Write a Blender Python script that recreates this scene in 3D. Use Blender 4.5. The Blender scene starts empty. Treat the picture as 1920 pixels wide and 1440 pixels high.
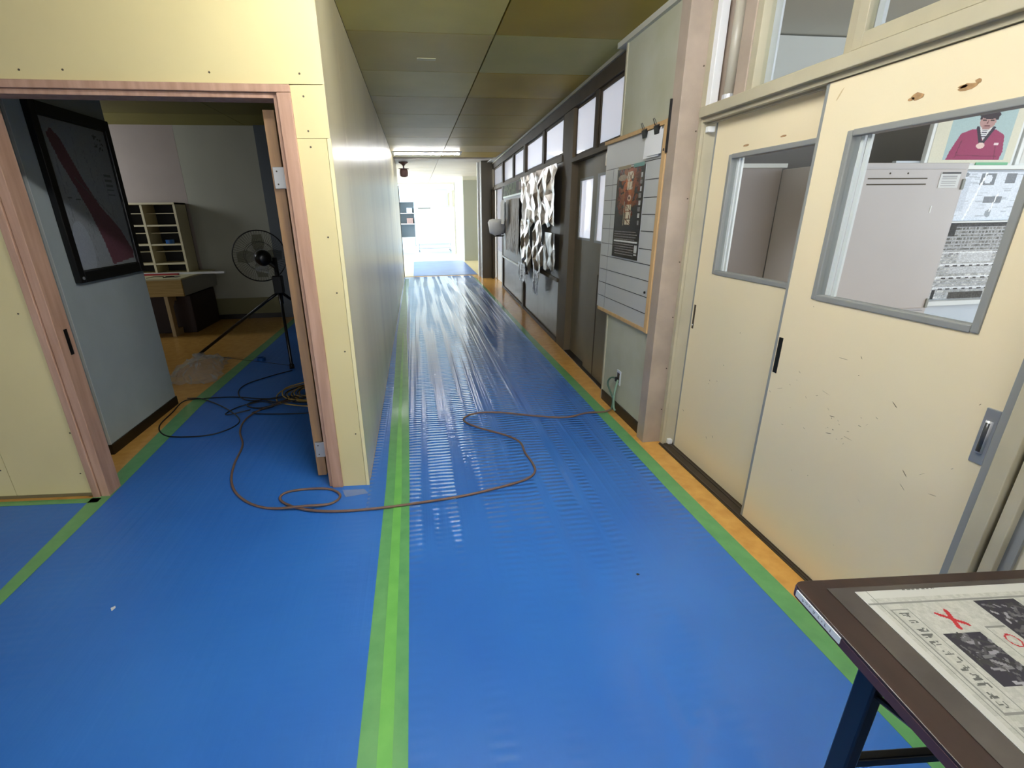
import bpy, bmesh, math, random
import numpy as np
from mathutils import Vector, Matrix
random.seed(7); rng = np.random.RandomState(7)
C = bpy.context.scene.collection
SC = bpy.context.scene

# ------------------------------------------------------------ camera, world, light, exposure
cam_d = bpy.data.cameras.new('camera'); cam = bpy.data.objects.new('camera', cam_d); C.objects.link(cam)
SC.camera = cam
YAW, PIT, ROL = 0.1357182, 0.3474816, -0.0143863
cy, sy, cp, sp = math.cos(YAW), math.sin(YAW), math.cos(PIT), math.sin(PIT)
fwd = Vector((sy*cp, cy*cp, -sp)); right = Vector((cy, -sy, 0)); up = right.cross(fwd)
r2 = right*math.cos(ROL) + up*math.sin(ROL); u2 = -right*math.sin(ROL) + up*math.cos(ROL)
m = Matrix((r2, u2, -fwd)).transposed().to_4x4(); m.translation = Vector((0, 0, 1.55))
cam.matrix_world = m
cam_d.sensor_width = 36; cam_d.lens = 36*880/1920; cam_d.shift_x = 50/1920; cam_d.shift_y = 0
cam_d.clip_start = 0.05; cam_d.clip_end = 100

w = bpy.data.worlds.new('world'); SC.world = w; w.use_nodes = True
w.node_tree.nodes['Background'].inputs[0].default_value = (0.80, 0.90, 1.0, 1)
w.node_tree.nodes['Background'].inputs[1].default_value = 1.2
SC.view_settings.view_transform = 'Standard'; SC.view_settings.look = 'None'
SC.view_settings.gamma = 1; SC.view_settings.use_curve_mapping = False
SC.view_settings.exposure = 0.55

def area(name, loc, direction, sx, sy_, power, col=(1, 1, 1), spread=math.pi):
    l = bpy.data.lights.new(name, 'AREA'); l.shape = 'RECTANGLE'; l.size = sx; l.size_y = sy_
    l.energy = power; l.color = col; l.spread = spread
    o = bpy.data.objects.new(name, l); C.objects.link(o)
    o.location = loc; o.rotation_euler = Vector(direction).to_track_quat('-Z', 'Z').to_euler()
    return o
DAY = (0.86, 0.94, 1.0)
area('daylight_hall_left', (-3.4, 25.0, 1.7), (1, 0, -0.15), 8, 2.2, 2000, DAY)
area('daylight_lobby_left', (-3.4, 16.5, 1.7), (1, 0, -0.15), 5, 2.2, 800, DAY)
area('daylight_classroom', (6.3, 7.5, 1.5), (-1, 0, 0.0), 8, 1.8, 1500, DAY)
area('daylight_locker_room', (6.3, 1.2, 1.6), (-1, 0.1, 0.0), 2.6, 1.6, 34, DAY)
area('daylight_locker_window', (3.9, -0.1, 1.75), (-0.1, 1, 0.05), 2.6, 1.4, 22, DAY)
area('fill_behind_camera', (-1.2, -5.6, 1.3), (0.05, 1, 0.12), 6.5, 2.3, 60, (0.96, 0.97, 1.0))  # unseen fill added behind the camera to lift ceiling and floor
area('fill_left', (-4.9, 0.0, 1.35), (1, 0.1, 0.1), 5, 2.2, 15, (0.96, 0.97, 1.0))  # unseen fill added at the left to brighten doors, ceiling and floor
area('daylight_side_room', (-5.3, 6.9, 2.25), (1, 0.3, -0.25), 0.5, 0.5, 12, (0.9, 0.95, 1.0))

# ------------------------------------------------------------ materials
def lin(c):
    return tuple(((v/255)/12.92 if v/255 <= 0.04045 else ((v/255+0.055)/1.055)**2.4) for v in c)
MATS = {}
def mat(name, col, rough=0.6, metal=0.0, var=0.0, vscale=3.0, bump=0.0, bscale=40.0, stretch=(1, 1, 1), col2=None, coat=0.0, spec=0.5, alpha=None, emit=None, trans=0.0):
    if name in MATS: return MATS[name]
    mt = bpy.data.materials.new(name); mt.use_nodes = True; nt = mt.node_tree; N = nt.nodes; L = nt.links
    b = N['Principled BSDF']; c = lin(col) + (1,)
    b.inputs['Base Color'].default_value = c; b.inputs['Roughness'].default_value = rough
    b.inputs['Metallic'].default_value = metal; b.inputs['Specular IOR Level'].default_value = spec
    b.inputs['Coat Weight'].default_value = coat; b.inputs['Coat Roughness'].default_value = 0.1
    b.inputs['Transmission Weight'].default_value = trans
    if emit:
        b.inputs['Emission Color'].default_value = lin(col)+(1,); b.inputs['Emission Strength'].default_value = emit
    tc = None
    if var or bump:
        tc = N.new('ShaderNodeTexCoord'); mp = N.new('ShaderNodeMapping'); mp.inputs['Scale'].default_value = stretch
        L.new(tc.outputs['Object'], mp.inputs[0])
    if var:
        n = N.new('ShaderNodeTexNoise'); n.inputs['Scale'].default_value = vscale; n.inputs['Detail'].default_value = 5
        L.new(mp.outputs[0], n.inputs['Vector'])
        mx = N.new('ShaderNodeMix'); mx.data_type = 'RGBA'
        rp = N.new('ShaderNodeMapRange'); rp.inputs[1].default_value = 0.32; rp.inputs[2].default_value = 0.68
        L.new(n.outputs['Fac'], rp.inputs[0]); L.new(rp.outputs[0], mx.inputs['Factor'])
        c2 = lin(col2) if col2 else tuple(v*(1-var) for v in c[:3])
        mx.inputs[6].default_value = c; mx.inputs[7].default_value = c2 + (1,)
        L.new(mx.outputs[2], b.inputs['Base Color'])
    if bump:
        n2 = N.new('ShaderNodeTexNoise'); n2.inputs['Scale'].default_value = bscale; n2.inputs['Detail'].default_value = 4
        L.new(mp.outputs[0], n2.inputs['Vector'])
        bp = N.new('ShaderNodeBump'); bp.inputs['Strength'].default_value = bump; bp.inputs['Distance'].default_value = 0.01
        L.new(n2.outputs['Fac'], bp.inputs['Height']); L.new(bp.outputs[0], b.inputs['Normal'])
    MATS[name] = mt; return mt

def node_add(mt): return mt.node_tree.nodes, mt.node_tree.links, mt.node_tree.nodes['Principled BSDF']

def mat_vcol(name, rough=0.5):
    if name in MATS: return MATS[name]
    mt = mat(name, (200, 200, 200), rough); N, L, b = node_add(mt)
    a = N.new('ShaderNodeAttribute'); a.attribute_name = 'Col'; L.new(a.outputs['Color'], b.inputs['Base Color'])
    return mt

def math_node(N, L, op, a, b=None, clamp=False):
    n = N.new('ShaderNodeMath'); n.operation = op; n.use_clamp = clamp
    for i, v in enumerate((a, b)):
        if v is None: continue
        if isinstance(v, (int, float)): n.inputs[i].default_value = v
        else: L.new(v, n.inputs[i])
    return n.outputs[0]

def film_blue(name, ripple, rough0=0.34):
    """blue protective sheet with a thin clear film: longitudinal strips of cross ripples"""
    mt = mat(name, (54, 120, 208), rough0, var=0.3, vscale=1.1, col2=(46, 108, 196), spec=0.3)
    N, L, b = node_add(mt)
    tc = N.new('ShaderNodeTexCoord'); sep = N.new('ShaderNodeSeparateXYZ'); L.new(tc.outputs['Object'], sep.inputs[0])
    x, y = sep.outputs[0], sep.outputs[1]
    # warp for irregularity
    nz = N.new('ShaderNodeTexNoise'); nz.inputs['Scale'].default_value = 2.2; nz.inputs['Detail'].default_value = 3
    L.new(tc.outputs['Object'], nz.inputs['Vector'])
    yw = math_node(N, L, 'ADD', y, math_node(N, L, 'MULTIPLY', nz.outputs['Fac'], 0.07))
    wave = math_node(N, L, 'SINE', math_node(N, L, 'MULTIPLY', yw, 150.0))
    # strips in x
    cx_ = N.new('ShaderNodeCombineXYZ'); L.new(math_node(N, L, 'MULTIPLY', x, 9.0), cx_.inputs[0]); L.new(math_node(N, L, 'MULTIPLY', y, 0.3), cx_.inputs[1])
    n3 = N.new('ShaderNodeTexNoise'); n3.inputs['Scale'].default_value = 1.0; n3.inputs['Detail'].default_value = 1; L.new(cx_.outputs[0], n3.inputs['Vector'])
    mr = N.new('ShaderNodeMapRange'); mr.inputs[1].default_value = 0.46; mr.inputs[2].default_value = 0.56; L.new(n3.outputs['Fac'], mr.inputs[0])
    rip = math_node(N, L, 'MULTIPLY', wave, mr.outputs[0])
    # longitudinal folds
    c2 = N.new('ShaderNodeCombineXYZ'); L.new(math_node(N, L, 'MULTIPLY', x, 26.0), c2.inputs[0]); L.new(math_node(N, L, 'MULTIPLY', y, 0.16), c2.inputs[1])
    n4 = N.new('ShaderNodeTexNoise'); n4.inputs['Scale'].default_value = 1.0; n4.inputs['Detail'].default_value = 2; L.new(c2.outputs[0], n4.inputs['Vector'])
    # cross creases
    c3 = N.new('ShaderNodeCombineXYZ'); L.new(math_node(N, L, 'MULTIPLY', x, 4.0), c3.inputs[0]); L.new(math_node(N, L, 'MULTIPLY', y, 24.0), c3.inputs[1])
    n5 = N.new('ShaderNodeTexNoise'); n5.inputs['Scale'].default_value = 1.0; n5.inputs['Detail'].default_value = 3; L.new(c3.outputs[0], n5.inputs['Vector'])
    far = N.new('ShaderNodeMapRange'); far.inputs[1].default_value = 1.6; far.inputs[2].default_value = 3.6; L.new(y, far.inputs[0])
    amp = math_node(N, L, 'ADD', math_node(N, L, 'MULTIPLY', far.outputs[0], 0.93), 0.05)
    h = math_node(N, L, 'ADD', math_node(N, L, 'MULTIPLY', rip, 1.7*ripple),
        math_node(N, L, 'ADD', math_node(N, L, 'MULTIPLY', n4.outputs['Fac'], 3.0), math_node(N, L, 'MULTIPLY', n5.outputs['Fac'], 1.1)))
    h = math_node(N, L, 'MULTIPLY', h, amp if ripple > 0.5 else 0.25)
    bp = N.new('ShaderNodeBump'); bp.inputs['Strength'].default_value = 0.9; bp.inputs['Distance'].default_value = 0.004
    L.new(h, bp.inputs['Height']); L.new(bp.outputs[0], b.inputs['Normal']); 
    b.inputs['Coat Weight'].default_value = 0.9 if ripple > 0.5 else 0.15; b.inputs['Coat Roughness'].default_value = 0.05 if ripple > 0.5 else 0.25
    L.new(bp.outputs[0], b.inputs['Coat Normal'])
    return mt

def schlick(N, L, f0, k=0.96):
    lw = N.new('ShaderNodeLayerWeight'); lw.inputs[0].default_value = 0.5
    return math_node(N, L, 'ADD', math_node(N, L, 'MULTIPLY', math_node(N, L, 'POWER', lw.outputs['Facing'], 5.0), k), f0)
def mat_frost(name, col=(225, 228, 236), rough=0.6):
    if name in MATS: return MATS[name]
    mt = bpy.data.materials.new(name); mt.use_nodes = True; N = mt.node_tree.nodes; L = mt.node_tree.links
    N.remove(N['Principled BSDF']); out = N['Material Output']
    t = N.new('ShaderNodeBsdfTranslucent'); t.inputs[0].default_value = lin(col)+(1,)
    d = N.new('ShaderNodeBsdfDiffuse'); d.inputs[0].default_value = lin(col)+(1,)
    m1 = N.new('ShaderNodeMixShader'); m1.inputs[0].default_value = 0.35; L.new(t.outputs[0], m1.inputs[1]); L.new(d.outputs[0], m1.inputs[2])
    g = N.new('ShaderNodeBsdfGlossy'); g.inputs['Roughness'].default_value = 0.08; fr = schlick(N, L, 0.04, 0.8)
    m2 = N.new('ShaderNodeMixShader'); L.new(fr, m2.inputs[0]); L.new(m1.outputs[0], m2.inputs[1]); L.new(g.outputs[0], m2.inputs[2])
    L.new(m2.outputs[0], out.inputs[0]); MATS[name] = mt; return mt
def mat_clear(name, tint=(250, 252, 252), gloss=1.45, opac=0.0, ocol=(220, 225, 230)):
    if name in MATS: return MATS[name]
    mt = bpy.data.materials.new(name); mt.use_nodes = True; N = mt.node_tree.nodes; L = mt.node_tree.links
    N.remove(N['Principled BSDF']); out = N['Material Output']
    t = N.new('ShaderNodeBsdfTransparent'); t.inputs[0].default_value = lin(tint)+(1,)
    d = N.new('ShaderNodeBsdfDiffuse'); d.inputs[0].default_value = lin(ocol)+(1,)
    m0 = N.new('ShaderNodeMixShader'); m0.inputs[0].default_value = opac; L.new(t.outputs[0], m0.inputs[1]); L.new(d.outputs[0], m0.inputs[2])
    g = N.new('ShaderNodeBsdfGlossy'); g.inputs['Roughness'].default_value = 0.03; fr = schlick(N, L, 0.03*gloss, 0.7)
    m2 = N.new('ShaderNodeMixShader'); L.new(fr, m2.inputs[0]); L.new(m0.outputs[0], m2.inputs[1]); L.new(g.outputs[0], m2.inputs[2])
    L.new(m2.outputs[0], out.inputs[0]); MATS[name] = mt; return mt

M_gyp = mat('gypsum_cream', (216, 202, 150), 0.45, var=0.10, vscale=1.4, bump=0.03, bscale=250)
M_gypside = mat('gypsum_side', (214, 204, 168), 0.3, var=0.15, vscale=0.9, bump=0.15, bscale=2.5, stretch=(1, 2.2, 0.15), col2=(190, 178, 144), spec=0.6)
M_gypedge = mat('gypsum_edge', (224, 214, 166), 0.5)
M_gypdark = mat('gypsum_back', (120, 112, 80), 0.8)
M_door = mat('door_cream', (236, 220, 184), 0.42, var=0.16, vscale=1.6, bump=0.02, bscale=120, col2=(230, 218, 184))
M_frame = mat('frame_greige', (186, 178, 152), 0.45, var=0.12, vscale=5, bump=0.02, bscale=80)
M_post = mat('post_pinkgrey', (178, 162, 146), 0.5, var=0.2, vscale=6, bump=0.06, bscale=120)
M_framedk = mat('frame_dark', (74, 64, 52), 0.6, var=0.2, vscale=5, spec=0.2)
M_doordk = mat('door_olive_grey', (122, 112, 92), 0.5, var=0.12, vscale=3, spec=0.3)
M_wood = mat('casing_wood', (186, 150, 128), 0.6, var=0.22, vscale=5, bump=0.08, bscale=60, stretch=(6, 6, 0.5), col2=(164, 128, 106))
M_wood2 = mat('door_leaf_wood', (172, 134, 92), 0.6, var=0.2, vscale=6, stretch=(6, 6, 0.4), col2=(140, 110, 84))
M_pine = mat('board_pine', (204, 168, 118), 0.55, var=0.15, vscale=5, stretch=(6, 6, 0.6))
M_gwall = mat('grey_wall', (168, 178, 178), 0.7, var=0.05, vscale=8, bump=0.05, bscale=180)
M_wallbk = mat('back_wall_grey', (170, 170, 156), 0.8, var=0.06, vscale=3)
M_wallpk = mat('back_wall_pink', (168, 156, 150), 0.8, var=0.06, vscale=3)
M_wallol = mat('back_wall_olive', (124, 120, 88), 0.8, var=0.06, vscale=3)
M_pil = mat('pilaster_grey', (186, 188, 172), 0.6, var=0.07, vscale=3, col2=(172, 172, 148), bump=0.03, bscale=120)
M_black = mat('black_plastic', (14, 14, 15), 0.35)
M_skirt = mat('black_skirting', (24, 17, 14), 0.35)
M_skirtb = mat('brown_skirting', (46, 34, 22), 0.5)
M_metal = mat('aluminium', (160, 162, 164), 0.38, metal=0.5)
M_metalw = mat('aluminium_light', (212, 216, 222), 0.4, metal=0.3)
M_gasket = mat('window_trim_grey', (138, 140, 138), 0.5)
M_floor = mat('floor_yellow', (226, 174, 92), 0.22, var=0.25, vscale=14, col2=(210, 156, 80), spec=0.5, bump=0.02, bscale=30)
M_floor2 = mat('floor_pale', (206, 204, 186), 0.25)
M_conc = mat('classroom_floor', (150, 130, 100), 0.5)
M_greenA = mat('tape_green', (104, 174, 108), 0.4, var=0.2, vscale=12, col2=(90, 160, 98), bump=0.1, bscale=24, coat=0.7)
M_greenB = mat('tape_green_bright', (118, 196, 96), 0.4, var=0.15, vscale=10, col2=(106, 184, 88), coat=0.2)
M_white = mat('white_paint', (232, 234, 234), 0.45)
M_paper = mat('paper_white', (232, 234, 236), 0.7)
M_cord = mat('cord_beige', (118, 92, 78), 0.55, var=0.2, vscale=20)
M_cordbk = mat('cord_black', (16, 16, 20), 0.45)
M_cordyl = mat('cord_yellow', (176, 146, 72), 0.5)
M_cordgn = mat('cord_green', (70, 100, 84), 0.5)
M_table = mat('table_walnut', (52, 35, 30), 0.35, var=0.35, vscale=4, stretch=(9, 0.9, 9), col2=(42, 28, 25), bump=0.02)
M_tedge = mat('table_edge_purple', (76, 50, 56), 0.5)
M_leg = mat('leg_navy', (10, 15, 24), 0.3)
M_tube = mat('tube_light', (252, 252, 252), 0.5, emit=230.0)
M_tube2 = mat('tube_light_bright', (252, 252, 252), 0.5, emit=50.0)
M_screw = mat('screw_dark', (70, 60, 44), 0.5)
M_dark = mat('deep_dark', (30, 27, 24), 0.7)
M_clear = mat_clear('clear_glass')
M_frost = mat_frost('frosted_glass')
M_locker = mat('locker_grey', (196, 190, 192), 0.45, var=0.05, vscale=3)
M_lockbk = mat('locker_backs', (176, 168, 168), 0.55, var=0.05, vscale=3)
M_blueC = film_blue('blue_sheet_corridor', 1.0)
M_blueA = film_blue('blue_sheet_plain', 0.15, 0.4)

# ------------------------------------------------------------ mesh helpers
class MB:
    def __init__(s): s.v = []; s.f = []
    def add(s, vs, fs):
        o = len(s.v); s.v += [tuple(p) for p in vs]; s.f += [tuple(i+o for i in f) for f in fs]; return s
    def box(s, x0, x1, y0, y1, z0, z1, bev=0.0):
        if bev > 0:
            bm = bmesh.new(); bmesh.ops.create_cube(bm, size=1)
            for v in bm.verts: v.co = Vector(((x0+x1)/2+v.co.x*(x1-x0), (y0+y1)/2+v.co.y*(y1-y0), (z0+z1)/2+v.co.z*(z1-z0)))
            bmesh.ops.bevel(bm, geom=bm.edges[:], offset=bev, segments=2, affect='EDGES', profile=0.5)
            s.add([v.co[:] for v in bm.verts], [[v.index for v in f.verts] for f in bm.faces]) if bm.verts.index_update() is None else None
            bm.free(); return s
        return s.add([(x0, y0, z0), (x1, y0, z0), (x1, y1, z0), (x0, y1, z0), (x0, y0, z1), (x1, y0, z1), (x1, y1, z1), (x0, y1, z1)],
                     [(0, 3, 2, 1), (4, 5, 6, 7), (0, 1, 5, 4), (1, 2, 6, 5), (2, 3, 7, 6), (3, 0, 4, 7)])
    def tube(s, pts, r, n=8, closed=False):
        pts = [Vector(p) for p in pts]; k = len(pts); vs = []; fs = []; nrm = None
        for i, p in enumerate(pts):
            a = pts[(i-1) % k] if (closed or i > 0) else p; b = pts[(i+1) % k] if (closed or i < k-1) else p
            t = (b-a).normalized()
            if nrm is None: nrm = t.orthogonal().normalized()
            else:
                nrm = (nrm - t*nrm.dot(t))
                nrm = nrm.normalized() if nrm.length > 1e-6 else t.orthogonal().normalized()
            bn = t.cross(nrm); rr = r[i] if isinstance(r, (list, tuple)) else r
            for j in range(n):
                an = 2*math.pi*j/n; vs.append(p + nrm*math.cos(an)*rr + bn*math.sin(an)*rr)
        for i in range(k if closed else k-1):
            for j in range(n):
                a = i*n+j; b = i*n+(j+1) % n; c = ((i+1) % k)*n+(j+1) % n; d = ((i+1) % k)*n+j
                fs.append((a, b, c, d))
        if not closed: fs.append(tuple(range(n))[::-1]); fs.append(tuple((k-1)*n+j for j in range(n)))
        return s.add(vs, fs)
    def lathe(s, prof, c=(0, 0, 0), axis='z', n=24):
        vs = []; fs = []
        for (r, h) in prof:
            for j in range(n):
                a = 2*math.pi*j/n; p = (r*math.cos(a), r*math.sin(a), h)
                if axis == 'y': p = (p[0], p[2], p[1])
                if axis == 'x': p = (p[2], p[0], p[1])
                vs.append((p[0]+c[0], p[1]+c[1], p[2]+c[2]))
        for i in range(len(prof)-1):
            for j in range(n): fs.append((i*n+j, i*n+(j+1) % n, (i+1)*n+(j+1) % n, (i+1)*n+j))
        fs.append(tuple(range(n))[::-1]); fs.append(tuple((len(prof)-1)*n+j for j in range(n)))
        return s.add(vs, fs)
    def poly(s, pts, z0, z1):      # prism from xy outline
        n = len(pts); vs = [(p[0], p[1], z0) for p in pts]+[(p[0], p[1], z1) for p in pts]
        return s.add(vs, [tuple(range(n))[::-1], tuple(range(n, 2*n))]+[(i, (i+1) % n, n+(i+1) % n, n+i) for i in range(n)])
    def map(s, fn): s.v = [tuple(fn(*p)) for p in s.v]; return s

def obj(name, mb, material, parent=None, smooth=False, bevel=0.0):
    me = bpy.data.meshes.new(name); me.from_pydata([tuple(p) for p in mb.v], [], mb.f); me.update()
    bm = bmesh.new(); bm.from_mesh(me); bmesh.ops.recalc_face_normals(bm, faces=bm.faces[:]); bm.to_mesh(me); bm.free()
    if smooth: me.polygons.foreach_set('use_smooth', [True]*len(me.polygons))
    if material: me.materials.append(material)
    o = bpy.data.objects.new(name, me); C.objects.link(o)
    if bevel:
        b = o.modifiers.new('bevel', 'BEVEL'); b.width = bevel; b.segments = 2; b.limit_method = 'ANGLE'
    if parent is not None: par(o, parent)
    return o
def wloc(o):
    m_ = Matrix.Translation(o.location) @ o.rotation_euler.to_matrix().to_4x4()
    return (wloc(o.parent) @ o.matrix_parent_inverse @ m_) if o.parent else m_
def par(o, p): o.parent = p; o.matrix_parent_inverse = wloc(p).inverted()
def tag(o, label=None, cat=None, group=None, kind=None):
    if label: o['label'] = label
    if cat: o['category'] = cat
    if group: o['group'] = group
    if kind: o['kind'] = kind
    return o
def thing(name, loc, label, cat, group=None, kind=None):
    o = bpy.data.objects.new(name, None); C.objects.link(o); o.location = loc; o.empty_display_size = 0.1
    return tag(o, label, cat, group, kind)
def B(*a, **k): return MB().box(*a, **k)
def copy_tree(o, dx, parent=None):
    c = o.copy(); C.objects.link(c)
    if parent is None: c.location = Vector(o.location)+Vector(dx)
    else: c.parent = parent
    for ch in list(o.children): copy_tree(ch, dx, c)
    return c
def fwm(x, y, z): return (1.680+0.0369*(y-5.596)+x, y, z)          # the far right wall runs very slightly off the corridor axis
def FB(y0, y1, o0, o1, z0, z1): return MB().box(o0, o1, y0, y1, z0, z1).map(fwm)
def frm(x, y, z): return (x, 2.565+0.085*(-0.376-x)+y, z)          # the new partition front stands a little askew
def PB(x0, x1, z0, z1, y0=0.0, y1=0.1): return MB().box(x0, x1, y0, y1, z0, z1).map(frm)

# ------------------------------------------------------------ flat prints
class Canvas:
    def __init__(s, w_, h_, bg): s.w = w_; s.h = h_; s.a = np.zeros((h_, w_, 3)); s.a[:] = bg; s.Y, s.X = np.mgrid[0:h_, 0:w_]; s.X = (s.X+.5)/w_; s.Y = (s.Y+.5)/h_
    def rect(s, x0, y0, x1, y1, c): s.a[(s.X >= x0) & (s.X < x1) & (s.Y >= y0) & (s.Y < y1)] = c
    def ell(s, cx, cy, rx, ry, c, ring=None):
        d = ((s.X-cx)/rx)**2+((s.Y-cy)/ry)**2; mk = d < 1
        if ring: mk &= d > ring
        s.a[mk] = c
    def poly(s, pts, c):
        ins = np.zeros(s.X.shape, bool); n = len(pts)
        for i in range(n):
            x1, y1 = pts[i]; x2, y2 = pts[(i+1) % n]
            if y1 == y2: continue
            ins ^= ((s.Y < y1) != (s.Y < y2)) & (s.X < (x2-x1)*(s.Y-y1)/(y2-y1)+x1)
        s.a[ins] = c
    def line(s, x0, y0, x1, y1, t, c):
        asp = s.h/s.w; dx, dy = x1-x0, (y1-y0)*asp; L2 = dx*dx+dy*dy+1e-12
        u = np.clip(((s.X-x0)*dx+(s.Y-y0)*asp*dy)/L2, 0, 1)
        s.a[np.hypot(s.X-x0-u*dx, (s.Y-y0)*asp-u*dy) < t] = c
    def noise(s, amt, sc=1):
        n = rng.rand(s.h//sc+2, s.w//sc+2)-0.5; n = np.kron(n, np.ones((sc, sc)))[:s.h, :s.w]; s.a = np.clip(s.a+n[..., None]*amt, 0, 255)
    def glyph(s, x, y, gw, gh, c, t):
        for _ in range(rng.randint(3, 6)):
            a, b = rng.rand(2), rng.rand(2)
            if rng.rand() < .5: b[1] = a[1]
            elif rng.rand() < .6: b[0] = a[0]
            s.line(x+a[0]*gw, y+a[1]*gh, x+b[0]*gw, y+b[1]*gh, t, c)
def printed(name, cv, P0, U, V, material, parent=None):
    """P0 = top-left, U = vector across, V = vector down"""
    P0, U, V = Vector(P0), Vector(U), Vector(V); w_, h_ = cv.w, cv.h
    vs = [tuple(P0+U*(i/w_)+V*(j/h_)) for j in range(h_+1) for i in range(w_+1)]
    fs = [(j*(w_+1)+i, (j+1)*(w_+1)+i, (j+1)*(w_+1)+i+1, j*(w_+1)+i+1) for j in range(h_) for i in range(w_)]
    me = bpy.data.meshes.new(name); me.from_pydata(vs, [], fs)
    at_ = me.attributes.new('Col', 'FLOAT_COLOR', 'FACE')
    c = cv.a.reshape(-1, 3)/255; c = np.where(c <= 0.04045, c/12.92, ((c+0.055)/1.055)**2.4)
    at_.data.foreach_set('color', np.hstack([c, np.ones((len(c), 1))]).astype(np.float32).ravel())
    me.materials.append(material); o = bpy.data.objects.new(name, me); C.objects.link(o)
    if parent is not None: par(o, parent)
    return o
M_print = mat_vcol('print_matte', 0.7); M_printg = mat_vcol('print_gloss', 0.25)

# ============================================================ SETTING
CE = 2.69
fl = tag(obj('floor', B(-6, 7, -6.5, 33, -0.1, 0), M_floor), 'yellow speckled sheet floor showing along the walls', 'floor', kind='structure')
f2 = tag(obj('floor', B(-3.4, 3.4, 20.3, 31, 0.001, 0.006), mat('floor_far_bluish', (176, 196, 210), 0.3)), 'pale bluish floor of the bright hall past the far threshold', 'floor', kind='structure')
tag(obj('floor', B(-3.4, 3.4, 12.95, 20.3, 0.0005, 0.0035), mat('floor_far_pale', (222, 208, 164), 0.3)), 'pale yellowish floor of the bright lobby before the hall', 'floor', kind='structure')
tag(obj('trim_1', B(-0.5, 1.75, 20.25, 20.36, 0.0, 0.02), M_floor2), 'thin threshold strip across the far end of the corridor', 'trim', kind='structure')

# ceiling panels of the corridor
ceil = tag(obj('ceiling', MB().poly([(-6, -6.5), (7, -6.5), (7, 11.32), (-0.5, 11.32), (-0.5, 2.68), (-6, 3.0)], CE+0.031, CE+0.12), M_dark), 'ceiling of painted boards in olive and grey green shades', 'ceiling', kind='structure')
OL = {}
def olive(c):
    if c not in OL: OL[c] = mat('ceiling_board_%d' % len(OL), c, 0.5, spec=0.3, var=0.14, vscale=2.0, bump=0.01, bscale=60)
    return OL[c]
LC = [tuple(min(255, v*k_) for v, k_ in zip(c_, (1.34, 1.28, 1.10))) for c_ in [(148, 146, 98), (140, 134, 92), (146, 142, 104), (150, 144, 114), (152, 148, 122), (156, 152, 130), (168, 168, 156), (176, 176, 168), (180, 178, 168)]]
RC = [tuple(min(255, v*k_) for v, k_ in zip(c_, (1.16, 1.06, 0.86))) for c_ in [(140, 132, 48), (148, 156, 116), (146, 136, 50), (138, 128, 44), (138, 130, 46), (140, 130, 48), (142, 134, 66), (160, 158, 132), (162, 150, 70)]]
ys = [3.752-0.906*5+0.906*k for k in range(14)]
for k in range(13):
    y0 = ys[k]; y1 = min(ys[k+1], 11.32); i = max(0, k-4)
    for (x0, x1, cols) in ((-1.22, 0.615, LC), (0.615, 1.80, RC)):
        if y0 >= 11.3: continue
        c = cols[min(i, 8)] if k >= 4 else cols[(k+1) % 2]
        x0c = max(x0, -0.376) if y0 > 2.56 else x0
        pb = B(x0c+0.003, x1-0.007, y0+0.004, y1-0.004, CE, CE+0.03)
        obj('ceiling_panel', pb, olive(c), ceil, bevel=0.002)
        if y0 < 2.8:
            obj('ceiling_panel', B(-3.05, -1.226, y0+0.003, y1-0.003, CE, CE+0.03), olive(cols[(k) % 3]), ceil)
obj('ceiling_patch', B(0.09, 0.235, 4.29, 4.345, CE-0.003, CE), mat('patch_pale', (196, 192, 150), 0.6), ceil)
# side room ceiling
csr = tag(obj('ceiling', B(-6, -0.53, 2.8, 8.3, 2.83, 2.9), M_dark), 'olive ceiling boards of the dim side room', 'ceiling', kind='structure')
for i, (y0, y1, c) in enumerate(((2.8, 4.4, (120, 114, 40)), (4.4, 6.0, (120, 114, 40)), (6.0, 7.25, (118, 112, 40)), (7.25, 8.3, (140, 134, 60)))):
    for (x0, x1) in ((-6, -2.35), (-2.35, -0.53)):
        obj('ceiling_panel', B(x0+0.004, x1-0.004, y0+0.004, y1-0.004, 2.80, 2.83), olive(c), csr)
cfar = tag(obj('ceiling', B(-3.5, 3.5, 11.32, 20.3, 2.78, 2.9), M_dark), 'whitish ceiling boards beyond the far tube light', 'ceiling', kind='structure')
yy = 11.32
Mcw = mat('ceiling_white', (206, 198, 188), 0.5, var=0.08, vscale=1.5)
while yy < 20.2:
    for (x0, x1) in ((-3.4, -1.22), (-1.22, 0.615), (0.615, 3.4)):
        obj('ceiling_panel', B(x0+0.005, x1-0.005, yy+0.005, min(yy+0.905, 20.3)-0.003, 2.74, 2.78), Mcw, cfar)
    yy += 0.91
tag(obj('trim_2', B(-0.376, 2.3, 11.30, 11.36, CE, 2.80), Mcw), 'small drop in the ceiling before the far white boards', 'trim', kind='structure')
chall = tag(obj('ceiling', B(-3.5, 3.5, 20.3, 31, 2.95, 3.05), M_dark), 'bright white ceiling of the hall at the far end', 'ceiling', kind='structure')
Mch = mat('ceiling_hall', (226, 232, 230), 0.6)
for i in range(6):
    for (x0, x1) in ((-3.4, -1.2), (-1.2, 0.62), (0.62, 3.4)):
        obj('ceiling_panel', B(x0+0.008, x1-0.008, 20.3+i*1.8+0.01, 22.1+i*1.8-0.01, 2.91, 2.95), Mch, chall)

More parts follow.
